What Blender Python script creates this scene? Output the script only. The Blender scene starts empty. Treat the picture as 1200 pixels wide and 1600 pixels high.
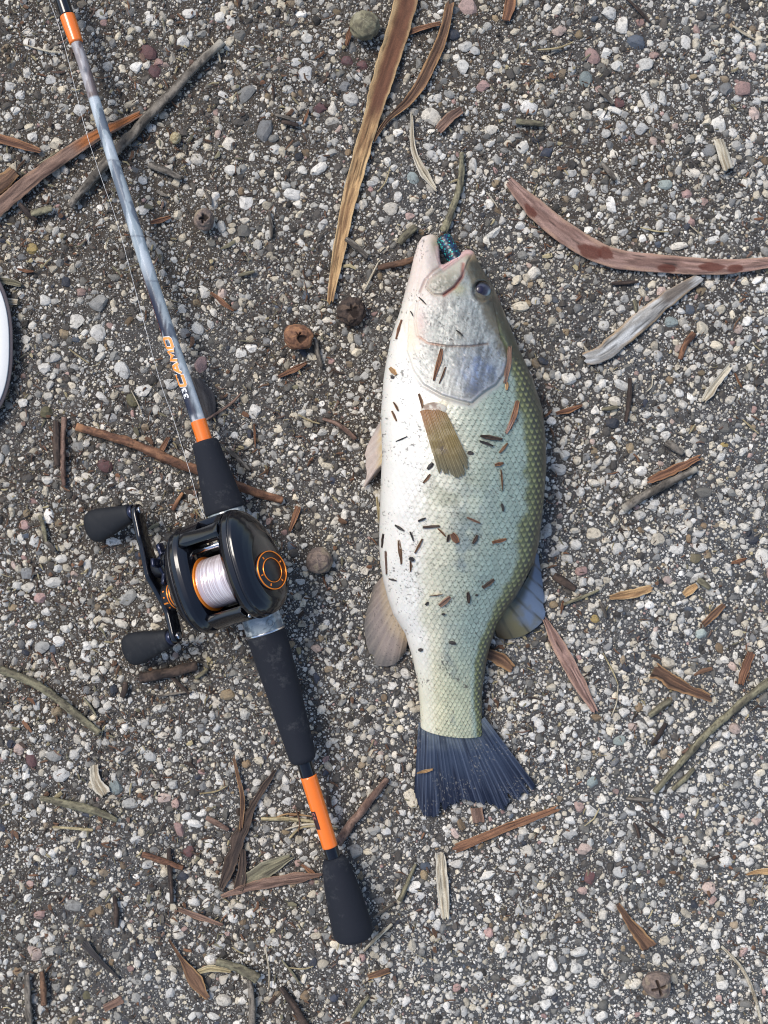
import bpy, bmesh, math, random
import numpy as np

# ------------------------------------------------------------------ camera, sky, sun, exposure
S = 0.00042          # metres of ground per pixel of the 1200 x 1600 photograph
H = 0.75             # camera height above the ground
scene = bpy.context.scene
COL = scene.collection

cam_data = bpy.data.cameras.new("camera")
cam = bpy.data.objects.new("camera", cam_data)
COL.objects.link(cam)
cam.location = (0.0, 0.0, H)
cam.rotation_euler = (0.0, 0.0, 0.0)
cam_data.sensor_fit = 'VERTICAL'
cam_data.angle = 2 * math.atan(800 * S / H)
cam_data.clip_start = 0.01
cam_data.clip_end = 200.0
scene.camera = cam

SUN_EL, SUN_AZ = math.radians(58), math.radians(-52)     # azimuth measured from +Y towards +X
world = bpy.data.worlds.new("World")
scene.world = world
world.use_nodes = True
wn = world.node_tree
wn.nodes.clear()
sky = wn.nodes.new("ShaderNodeTexSky")
sky.sky_type = 'NISHITA'
sky.sun_disc = False
sky.sun_elevation = SUN_EL
sky.sun_rotation = SUN_AZ
sky.air_density = 1.0
sky.dust_density = 1.6
sky.ozone_density = 1.0
bg = wn.nodes.new("ShaderNodeBackground")
bg.inputs[1].default_value = 0.105
wo = wn.nodes.new("ShaderNodeOutputWorld")
wn.links.new(sky.outputs[0], bg.inputs[0])
wn.links.new(bg.outputs[0], wo.inputs[0])

sun_data = bpy.data.lights.new("sun", 'SUN')
sun_data.energy = 1.5
sun_data.angle = math.radians(24)
sun_data.color = (1.0, 0.94, 0.85)
sun = bpy.data.objects.new("sun", sun_data)
COL.objects.link(sun)
sun.location = (-0.6, 0.6, 2.0)
sun.rotation_euler = (math.radians(90) - SUN_EL, 0.0, math.pi - SUN_AZ)
# a sun lamp shines along its local -Z: tilt it so that light arrives from azimuth SUN_AZ
from mathutils import Vector, Matrix
_d = Vector((math.sin(SUN_AZ) * math.cos(SUN_EL), math.cos(SUN_AZ) * math.cos(SUN_EL), math.sin(SUN_EL)))
sun.rotation_euler = _d.to_track_quat('Z', 'Y').to_euler()

vs = scene.view_settings
vs.view_transform = 'Standard'
vs.look = 'None'
vs.gamma = 1.0
vs.use_curve_mapping = False
vs.exposure = 0.98
scene.cycles.filter_width = 1.1

random.seed(7)
RNG = np.random.default_rng(11)

# ------------------------------------------------------------------ helpers
def W(px, py, z=0.0):
    """photo pixel at height z -> world point"""
    k = (H - z) / H
    return ((px - 600) * S * k, (800 - py) * S * k, z)

def Wn(px, py, z):
    px, py, z = np.broadcast_arrays(np.asarray(px, float), np.asarray(py, float), np.asarray(z, float))
    k = (H - z) / H
    return np.stack([(px - 600) * S * k, (800 - py) * S * k, z], -1)

def lin(c):
    c = np.asarray(c, float) / 255.0
    return np.where(c <= 0.04045, c / 12.92, ((c + 0.055) / 1.055) ** 2.4)

def hash2(ix, iy, seed):
    ix = ix.astype(np.int64); iy = iy.astype(np.int64)
    h = (ix * 374761393 + iy * 668265263 + seed * 1442695041) & 0xFFFFFFFF
    h = ((h ^ (h >> 13)) * 1274126177) & 0xFFFFFFFF
    return ((h ^ (h >> 16)) & 0xFFFFFF) / float(0xFFFFFF)

def vnoise(x, y, seed=0):
    x = np.asarray(x, float); y = np.asarray(y, float)
    x, y = np.broadcast_arrays(x, y)
    ix = np.floor(x); iy = np.floor(y)
    fx = x - ix; fy = y - iy
    fx = fx * fx * (3 - 2 * fx); fy = fy * fy * (3 - 2 * fy)
    a = hash2(ix, iy, seed); b = hash2(ix + 1, iy, seed)
    c = hash2(ix, iy + 1, seed); d = hash2(ix + 1, iy + 1, seed)
    return (a * (1 - fx) + b * fx) * (1 - fy) + (c * (1 - fx) + d * fx) * fy

def fbm(x, y, octaves=4, seed=0):
    t = 0; amp = 0.5; n = 0
    for o in range(octaves):
        t = t + amp * vnoise(x * 2 ** o, y * 2 ** o, seed + o * 17); n += amp; amp *= 0.5
    return t / n

def sstep(a, b, x):
    t = np.clip((np.asarray(x, float) - a) / (b - a), 0, 1)
    return t * t * (3 - 2 * t)

def mixc(a, b, t):
    t = np.asarray(t)[..., None]
    return np.asarray(a) * (1 - t) + np.asarray(b) * t

def mesh_np(name, verts, faces, mat=None, cols=None, smooth=True, extra=None):
    """faces: ndarray (n,3|4) or list of such arrays"""
    if not isinstance(faces, (list, tuple)):
        faces = [faces]
    verts = np.ascontiguousarray(verts, np.float32).reshape(-1, 3)
    me = bpy.data.meshes.new(name)
    me.vertices.add(len(verts))
    me.vertices.foreach_set("co", verts.ravel())
    loops = np.concatenate([np.asarray(f, np.int32).ravel() for f in faces])
    tot = np.concatenate([np.full(len(f), np.asarray(f).shape[1], np.int32) for f in faces])
    start = np.concatenate([[0], np.cumsum(tot)[:-1]]).astype(np.int32)
    me.loops.add(len(loops))
    me.loops.foreach_set("vertex_index", loops)
    me.polygons.add(len(tot))
    me.polygons.foreach_set("loop_start", start)
    me.polygons.foreach_set("loop_total", tot)
    me.polygons.foreach_set("use_smooth", np.full(len(tot), smooth, bool))
    me.update(calc_edges=True)
    me.validate()
    if cols is not None:
        ca = me.color_attributes.new("Col", 'FLOAT_COLOR', 'POINT')
        rgba = np.ones((len(verts), 4), np.float32)
        rgba[:, :3] = np.asarray(cols, np.float32).reshape(-1, 3)
        ca.data.foreach_set("color", rgba.ravel())
    if mat is not None:
        me.materials.append(mat)
    return me

def put(name, me, parent=None, label=None, cat=None, group=None, kind=None, loc=None):
    o = bpy.data.objects.new(name, me)
    COL.objects.link(o)
    if parent is not None:
        o.parent = parent
    if loc is not None:
        o.location = loc
    if label: o["label"] = label
    if cat: o["category"] = cat
    if group: o["group"] = group
    if kind: o["kind"] = kind
    return o

def put_centred(name, verts, faces, mat, cols=None, smooth=True, **kw):
    """mesh object whose origin is its own base centre"""
    v = np.asarray(verts, float).reshape(-1, 3)
    c = np.array([v[:, 0].mean(), v[:, 1].mean(), v[:, 2].min()])
    me = mesh_np(name, v - c, faces, mat, cols, smooth)
    return put(name, me, loc=tuple(c), **kw)

def empty(name, loc, label, cat, group=None):
    o = bpy.data.objects.new(name, None)
    o.empty_display_size = 0.02
    COL.objects.link(o)
    o.location = loc
    o["label"] = label; o["category"] = cat
    if group: o["group"] = group
    return o

def grid_faces(nr, nc, wrap=False, off=0, flip=False):
    r = np.arange(nr - 1)[:, None]
    c = np.arange(nc if wrap else nc - 1)[None, :]
    c2 = (c + 1) % nc
    a = r * nc + c; b = r * nc + c2; d = (r + 1) * nc + c; e = (r + 1) * nc + c2
    q = np.stack([a, b, e, d] if not flip else [a, d, e, b], -1).reshape(-1, 4)
    return q + off

def catmull(pts, n):
    p = np.asarray(pts, float)
    if len(p) == 2:
        t = np.linspace(0, 1, n)[:, None]
        return p[0] * (1 - t) + p[1] * t
    seg = np.r_[0, np.cumsum(np.linalg.norm(np.diff(p[:, :2], axis=0), axis=1))]
    q = np.vstack([2 * p[0] - p[1], p, 2 * p[-1] - p[-2]])
    out = []
    for s in np.linspace(0, seg[-1], n):
        i = min(max(np.searchsorted(seg, s, 'right') - 1, 0), len(p) - 2)
        t = (s - seg[i]) / max(seg[i + 1] - seg[i], 1e-9)
        p0, p1, p2, p3 = q[i], q[i + 1], q[i + 2], q[i + 3]
        out.append(0.5 * (2 * p1 + (p2 - p0) * t + (2 * p0 - 5 * p1 + 4 * p2 - p3) * t * t + (3 * p1 - p0 - 3 * p2 + p3) * t ** 3))
    return np.array(out)

def dist_poly(x, y, pts, closed=False):
    """distance of points to a polyline, and signed side (positive = left of travel)"""
    p = np.asarray(pts, float)
    if closed: p = np.vstack([p, p[:1]])
    best = np.full(np.shape(x), 1e9); side = np.zeros(np.shape(x))
    for (ax, ay), (bx, by) in zip(p[:-1], p[1:]):
        dx, dy = bx - ax, by - ay
        t = np.clip(((x - ax) * dx + (y - ay) * dy) / (dx * dx + dy * dy + 1e-12), 0, 1)
        d = np.hypot(x - ax - t * dx, y - ay - t * dy)
        s = np.sign(dx * (y - ay) - dy * (x - ax))
        m = d < best
        best = np.where(m, d, best); side = np.where(m, s, side)
    return best, side

def in_poly(x, y, pts):
    p = np.asarray(pts, float); n = len(p); r = np.zeros(np.shape(x), bool)
    j = n - 1
    for i in range(n):
        xi, yi = p[i]; xj, yj = p[j]
        c = ((yi > y) != (yj > y)) & (x < (xj - xi) * (y - yi) / (yj - yi + 1e-12) + xi)
        r ^= c; j = i
    return r

# ------------------------------------------------------------------ materials
def new_mat(name):
    m = bpy.data.materials.new(name)
    m.use_nodes = True
    nt = m.node_tree
    b = nt.nodes["Principled BSDF"]
    return m, nt, b

def setin(b, key, v):
    if key in b.inputs: b.inputs[key].default_value = v

def plain_mat(name, rgb, rough=0.5, metal=0.0, coat=0.0, spec=0.5, bump=0.0, bscale=900.0, var=0.0, coat_rough=0.08):
    m, nt, b = new_mat(name)
    b.inputs["Base Color"].default_value = (*rgb, 1)
    b.inputs["Roughness"].default_value = rough
    b.inputs["Metallic"].default_value = metal
    setin(b, "Coat Weight", coat); setin(b, "Coat Roughness", coat_rough); setin(b, "Specular IOR Level", spec)
    tc = nt.nodes.new("ShaderNodeTexCoord")
    nz = nt.nodes.new("ShaderNodeTexNoise"); nz.inputs["Scale"].default_value = bscale; nz.inputs["Detail"].default_value = 5
    nt.links.new(tc.outputs["Object"], nz.inputs["Vector"])
    if var > 0:
        mx = nt.nodes.new("ShaderNodeMix"); mx.data_type = 'RGBA'
        mx.inputs["A"].default_value = (*[c * (1 - var) for c in rgb], 1)
        mx.inputs["B"].default_value = (*[min(1, c * (1 + var)) for c in rgb], 1)
        nt.links.new(nz.outputs["Fac"], mx.inputs["Factor"])
        nt.links.new(mx.outputs["Result"], b.inputs["Base Color"])
    if bump > 0:
        bp = nt.nodes.new("ShaderNodeBump"); bp.inputs["Strength"].default_value = bump; bp.inputs["Distance"].default_value = 0.0004
        nt.links.new(nz.outputs["Fac"], bp.inputs["Height"])
        nt.links.new(bp.outputs[0], b.inputs["Normal"])
    return m

def attr_mat(name, rough=0.7, coat=0.0, spec=0.4, bump=0.4, bscale=1500.0, var=0.35, use_obj_color=False, sss=0.0, transl=0.0, stretch=None, coat_rough=0.15, alpha=1.0):
    """pigment from the mesh's colour attribute (or the object's colour), broken up by noise"""
    m, nt, b = new_mat(name)
    if use_obj_color:
        at = nt.nodes.new("ShaderNodeObjectInfo"); cout = at.outputs["Color"]
    else:
        at = nt.nodes.new("ShaderNodeAttribute"); at.attribute_name = "Col"; cout = at.outputs["Color"]
    tc = nt.nodes.new("ShaderNodeTexCoord")
    geo = nt.nodes.new("ShaderNodeNewGeometry")
    nz = nt.nodes.new("ShaderNodeTexNoise"); nz.inputs["Scale"].default_value = bscale; nz.inputs["Detail"].default_value = 4
    nt.links.new(geo.outputs["Position"], nz.inputs["Vector"])
    mr = nt.nodes.new("ShaderNodeMapRange")
    mr.inputs["From Min"].default_value = 0.3; mr.inputs["From Max"].default_value = 0.7
    mr.inputs["To Min"].default_value = 1 - var; mr.inputs["To Max"].default_value = 1 + var * 0.5
    nt.links.new(nz.outputs["Fac"], mr.inputs["Value"])
    mul = nt.nodes.new("ShaderNodeVectorMath"); mul.operation = 'SCALE'
    nt.links.new(cout, mul.inputs[0]); nt.links.new(mr.outputs[0], mul.inputs["Scale"])
    nt.links.new(mul.outputs[0], b.inputs["Base Color"])
    b.inputs["Roughness"].default_value = rough
    setin(b, "Coat Weight", coat); setin(b, "Coat Roughness", coat_rough); setin(b, "Specular IOR Level", spec)
    if sss > 0:
        setin(b, "Subsurface Weight", sss); setin(b, "Subsurface Scale", 0.002)
    if bump > 0:
        bp = nt.nodes.new("ShaderNodeBump"); bp.inputs["Strength"].default_value = bump; bp.inputs["Distance"].default_value = 0.0004
        nt.links.new(nz.outputs["Fac"], bp.inputs["Height"])
        nt.links.new(bp.outputs[0], b.inputs["Normal"])
    if transl > 0:
        tr = nt.nodes.new("ShaderNodeBsdfTranslucent")
        nt.links.new(mul.outputs[0], tr.inputs["Color"])
        ms = nt.nodes.new("ShaderNodeMixShader"); ms.inputs[0].default_value = transl
        out = nt.nodes["Material Output"]
        nt.links.new(b.outputs[0], ms.inputs[1]); nt.links.new(tr.outputs[0], ms.inputs[2])
        nt.links.new(ms.outputs[0], out.inputs[0])
        if alpha < 1:
            tp = nt.nodes.new("ShaderNodeBsdfTransparent")
            m2 = nt.nodes.new("ShaderNodeMixShader"); m2.inputs[0].default_value = alpha
            nt.links.new(tp.outputs[0], m2.inputs[1]); nt.links.new(ms.outputs[0], m2.inputs[2]); nt.links.new(m2.outputs[0], out.inputs[0])
    return m

def stone_mat(name, use_obj_color):
    m, nt, b = new_mat(name)
    if use_obj_color:
        cout = nt.nodes.new("ShaderNodeObjectInfo").outputs["Color"]
    else:
        a = nt.nodes.new("ShaderNodeAttribute"); a.attribute_name = "Col"; cout = a.outputs["Color"]
    geo = nt.nodes.new("ShaderNodeNewGeometry")
    n1 = nt.nodes.new("ShaderNodeTexNoise"); n1.inputs["Scale"].default_value = 420; n1.inputs["Detail"].default_value = 6; n1.inputs["Roughness"].default_value = 0.65
    n2 = nt.nodes.new("ShaderNodeTexNoise"); n2.inputs["Scale"].default_value = 1900; n2.inputs["Detail"].default_value = 3
    nt.links.new(geo.outputs["Position"], n1.inputs["Vector"]); nt.links.new(geo.outputs["Position"], n2.inputs["Vector"])
    # grime with its own patchy shape
    mr = nt.nodes.new("ShaderNodeMapRange"); mr.inputs["From Min"].default_value = 0.52; mr.inputs["From Max"].default_value = 0.66
    mr.inputs["To Min"].default_value = 0.0; mr.inputs["To Max"].default_value = 0.62
    nt.links.new(n1.outputs["Fac"], mr.inputs["Value"])
    mx = nt.nodes.new("ShaderNodeMix"); mx.data_type = 'RGBA'
    mx.inputs["B"].default_value = (0.085, 0.078, 0.07, 1)
    nt.links.new(mr.outputs[0], mx.inputs["Factor"]); nt.links.new(cout, mx.inputs["A"])
    mr2 = nt.nodes.new("ShaderNodeMapRange"); mr2.inputs["From Min"].default_value = 0.3; mr2.inputs["From Max"].default_value = 0.7
    mr2.inputs["To Min"].default_value = 0.72; mr2.inputs["To Max"].default_value = 1.15
    nt.links.new(n2.outputs["Fac"], mr2.inputs["Value"])
    mul = nt.nodes.new("ShaderNodeVectorMath"); mul.operation = 'SCALE'
    nt.links.new(mx.outputs["Result"], mul.inputs[0]); nt.links.new(mr2.outputs[0], mul.inputs["Scale"])
    nt.links.new(mul.outputs[0], b.inputs["Base Color"])
    b.inputs["Roughness"].default_value = 0.75
    setin(b, "Specular IOR Level", 0.35)
    bp = nt.nodes.new("ShaderNodeBump"); bp.inputs["Strength"].default_value = 0.5; bp.inputs["Distance"].default_value = 0.0003
    nt.links.new(n2.outputs["Fac"], bp.inputs["Height"]); nt.links.new(bp.outputs[0], b.inputs["Normal"])
    return m

M_STONE = stone_mat("stone", True)
M_GRAVEL = stone_mat("gravel", False)
M_LITTER = attr_mat("dry_bark", rough=0.85, bump=0.6, bscale=1800, var=0.3)
M_FISH = attr_mat("fish_skin", rough=0.42, coat=0.35, spec=0.5, bump=0.12, bscale=2600, var=0.10, sss=0.08, coat_rough=0.2)
M_FIN = attr_mat("fin_membrane", rough=0.45, coat=0.3, bump=0.15, bscale=2200, var=0.15, transl=0.3, coat_rough=0.2)
def dusty(m, scale=55.0, lo=0.56, hi=0.74, amount=0.34, colr=(0.16, 0.16, 0.155)):
    """scuffs of pale dust rubbed into a dark surface"""
    nt = m.node_tree; b = nt.nodes["Principled BSDF"]
    src = b.inputs["Base Color"].links[0].from_socket
    tc = nt.nodes.new("ShaderNodeNewGeometry")
    n1 = nt.nodes.new("ShaderNodeTexNoise"); n1.inputs["Scale"].default_value = scale; n1.inputs["Detail"].default_value = 9; n1.inputs["Roughness"].default_value = 0.78
    nt.links.new(tc.outputs["Position"], n1.inputs["Vector"])
    r = nt.nodes.new("ShaderNodeMapRange"); r.inputs["From Min"].default_value = lo; r.inputs["From Max"].default_value = hi; r.inputs["To Max"].default_value = amount
    nt.links.new(n1.outputs["Fac"], r.inputs["Value"])
    x = nt.nodes.new("ShaderNodeMix"); x.data_type = 'RGBA'; x.inputs["B"].default_value = (*colr, 1)
    nt.links.new(r.outputs[0], x.inputs["Factor"]); nt.links.new(src, x.inputs["A"]); nt.links.new(x.outputs["Result"], b.inputs["Base Color"])
    return m
M_FOAM = plain_mat("foam_grip", (0.0085, 0.0105, 0.0165), rough=0.85, spec=0.35, bump=0.35, bscale=2600, var=0.35)
M_KNOB = plain_mat("rubber_knob", (0.0075, 0.0085, 0.011), rough=0.66, spec=0.35, bump=0.2, bscale=2500, var=0.2)
dusty(M_FOAM); dusty(M_KNOB, 60, 0.58, 0.78, 0.25)
M_BLACK = plain_mat("gloss_black", (0.004, 0.0045, 0.007), rough=0.16, coat=0.35, spec=0.4, coat_rough=0.03)
M_SATIN = plain_mat("satin_black", (0.008, 0.008, 0.011), rough=0.35, spec=0.5)
M_BLUEBLACK = plain_mat("anodised_blue_black", (0.018, 0.022, 0.045), rough=0.25, metal=0.5)
M_ORANGE = plain_mat("orange_lacquer", (0.80, 0.17, 0.012), rough=0.3, coat=0.6, coat_rough=0.1, var=0.05, bscale=300)
M_COPPER = plain_mat("orange_anodised", (0.95, 0.27, 0.03), rough=0.28, metal=0.55)
M_CHROME = plain_mat("steel", (0.62, 0.62, 0.64), rough=0.22, metal=1.0)
M_WHITE = plain_mat("white_board", (0.80, 0.78, 0.73), rough=0.55, bump=0.1, bscale=500, var=0.03)
M_RIM = plain_mat("brown_rim", (0.13, 0.105, 0.105), rough=0.7, bump=0.3, bscale=900, var=0.2)

# ------------------------------------------------------------------ ground: tar and grit matrix with exposed aggregate
def ground_mat():
    m, nt, b = new_mat("tar_and_grit")
    geo = nt.nodes.new("ShaderNodeNewGeometry")
    def noise(scale, det=5, rough=0.6):
        n = nt.nodes.new("ShaderNodeTexNoise"); n.inputs["Scale"].default_value = scale
        n.inputs["Detail"].default_value = det; n.inputs["Roughness"].default_value = rough
        nt.links.new(geo.outputs["Position"], n.inputs["Vector"]); return n
    def rng(src, a, b_, c, d):
        r = nt.nodes.new("ShaderNodeMapRange")
        for k, v in zip(("From Min", "From Max", "To Min", "To Max"), (a, b_, c, d)): r.inputs[k].default_value = v
        nt.links.new(src, r.inputs["Value"]); return r.outputs[0]
    def mix(f, a, b_):
        x = nt.nodes.new("ShaderNodeMix"); x.data_type = 'RGBA'
        nt.links.new(f, x.inputs["Factor"])
        for k, v in (("A", a), ("B", b_)):
            if isinstance(v, tuple): x.inputs[k].default_value = (*v, 1)
            else: nt.links.new(v, x.inputs[k])
        return x.outputs["Result"]
    big = noise(7, 4); mid = noise(60, 6, 0.7); fine = noise(900, 4, 0.7)
    # brown soil has settled at one side; the other is washed to bare grey tar
    sp = nt.nodes.new("ShaderNodeSeparateXYZ"); nt.links.new(geo.outputs["Position"], sp.inputs[0])
    def madd(a, k, b_):
        q = nt.nodes.new("ShaderNodeMath"); q.operation = 'MULTIPLY_ADD'; nt.links.new(a, q.inputs[0]); q.inputs[1].default_value = k
        if isinstance(b_, float): q.inputs[2].default_value = b_
        else: nt.links.new(b_, q.inputs[2])
        return q.outputs[0]
    g = madd(sp.outputs[0], 1.0, madd(sp.outputs[1], -0.85, madd(big.outputs["Fac"], 2.4, -0.75)))
    base = mix(rng(g, 0.1, 0.9, 0, 1), (0.070, 0.056, 0.042), (0.084, 0.088, 0.092))
    base = mix(rng(mid.outputs["Fac"], 0.5, 0.72, 0, 0.8), base, (0.150, 0.138, 0.120))       # trodden dust
    base = mix(rng(fine.outputs["Fac"], 0.35, 0.6, 0.55, 0), base, (0.016, 0.015, 0.014))     # tar
    # grit too small to model
    for sc, thr, colr in ((1500, 0.80, (0.42, 0.41, 0.38)), (900, 0.84, (0.30, 0.29, 0.27)), (1150, 0.88, (0.12, 0.075, 0.045))):
        v = nt.nodes.new("ShaderNodeTexVoronoi"); v.inputs["Scale"].default_value = sc
        nt.links.new(geo.outputs["Position"], v.inputs["Vector"])
        sep = nt.nodes.new("ShaderNodeSeparateColor"); nt.links.new(v.outputs["Color"], sep.inputs[0])
        pick = rng(sep.outputs[0], thr, thr + 0.01, 0, 1)
        core = rng(v.outputs["Distance"], 0.25, 0.42, 1, 0)
        f = nt.nodes.new("ShaderNodeMath"); f.operation = 'MULTIPLY'
        nt.links.new(pick, f.inputs[0]); nt.links.new(core, f.inputs[1])
        base = mix(f.outputs[0], base, colr)
    nt.links.new(base, b.inputs["Base Color"])
    b.inputs["Roughness"].default_value = 0.85
    setin(b, "Specular IOR Level", 0.3)
    bp = nt.nodes.new("ShaderNodeBump"); bp.inputs["Strength"].default_value = 0.9; bp.inputs["Distance"].default_value = 0.0012
    nt.links.new(fine.outputs["Fac"], bp.inputs["Height"]); nt.links.new(bp.outputs[0], b.inputs["Normal"])
    return m

def ground_z(x, y):
    return 0.0012 * (fbm(x * 60, y * 60, 3, 5) - 0.5) + 0.0016 * (fbm(x * 14, y * 14, 2, 9) - 0.5)

ax = np.concatenate([-np.geomspace(30, 0.62, 12), np.linspace(-0.6, 0.6, 161), np.geomspace(0.62, 30, 12)])
gx, gy = np.meshgrid(ax, ax)
fade = np.clip((0.62 - np.maximum(abs(gx), abs(gy))) / 0.05, 0, 1)
gv = np.stack([gx, gy, ground_z(gx, gy) * fade], -1)
ground = put("ground", mesh_np("ground", gv, grid_faces(len(ax), len(ax)), ground_mat()), kind="structure",
             label="weathered asphalt with exposed pale gravel and dark tar between the stones")

STONE_RGB = {
    'w': [(226, 222, 212), (214, 212, 205), (236, 233, 226), (205, 205, 202), (222, 214, 198)],
    'c': [(224, 212, 186), (214, 203, 180)],
    'g': [(150, 150, 147), (168, 168, 164), (132, 134, 136), (120, 118, 112)],
    'b': [(70, 78, 98), (98, 110, 128), (60, 66, 80)],
    'p': [(196, 160, 150), (186, 145, 138), (205, 178, 165)],
    'm': [(120, 78, 78), (108, 72, 74)],
    't': [(160, 138, 104), (150, 124, 92), (172, 150, 120)],
    'y': [(188, 158, 84)],
    'e': [(168, 184, 178), (140, 156, 156)],
    'd': [(66, 63, 60), (84, 80, 76), (100, 94, 88)],
    'o': [(112, 106, 72), (124, 114, 84)],
}
def stone_rgb(key, rnd):
    c = np.array(rnd.choice(STONE_RGB[key]), float) * rnd.uniform(0.9, 1.06)
    c = c * 0.72 + 0.28 * c.mean()
    return lin(np.clip(c, 0, 255)) * 0.80 * np.array([1.0, 0.97, 0.915])

def rock_template(seed, sub, cuts, flat):
    bm = bmesh.new()
    bmesh.ops.create_icosphere(bm, subdivisions=sub, radius=1.0)
    r = np.random.default_rng(seed)
    v = np.array([p.co[:] for p in bm.verts])
    f = np.array([[p.index for p in q.verts] for q in bm.faces])
    bm.free()
    for k in range(cuts):
        n = r.normal(size=3); n[2] *= 0.8; n /= np.linalg.norm(n)
        d = r.uniform(0.55, 0.9)
        v = v - n * np.maximum(0, v @ n - d)[:, None]
    v += r.normal(size=v.shape) * (0.03 if sub > 1 else 0.07)
    v[:, 0] /= abs(v[:, 0]).max(); v[:, 1] /= abs(v[:, 1]).max()
    v[:, 2] *= flat / abs(v[:, 2]).max()
    return v, f

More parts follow.
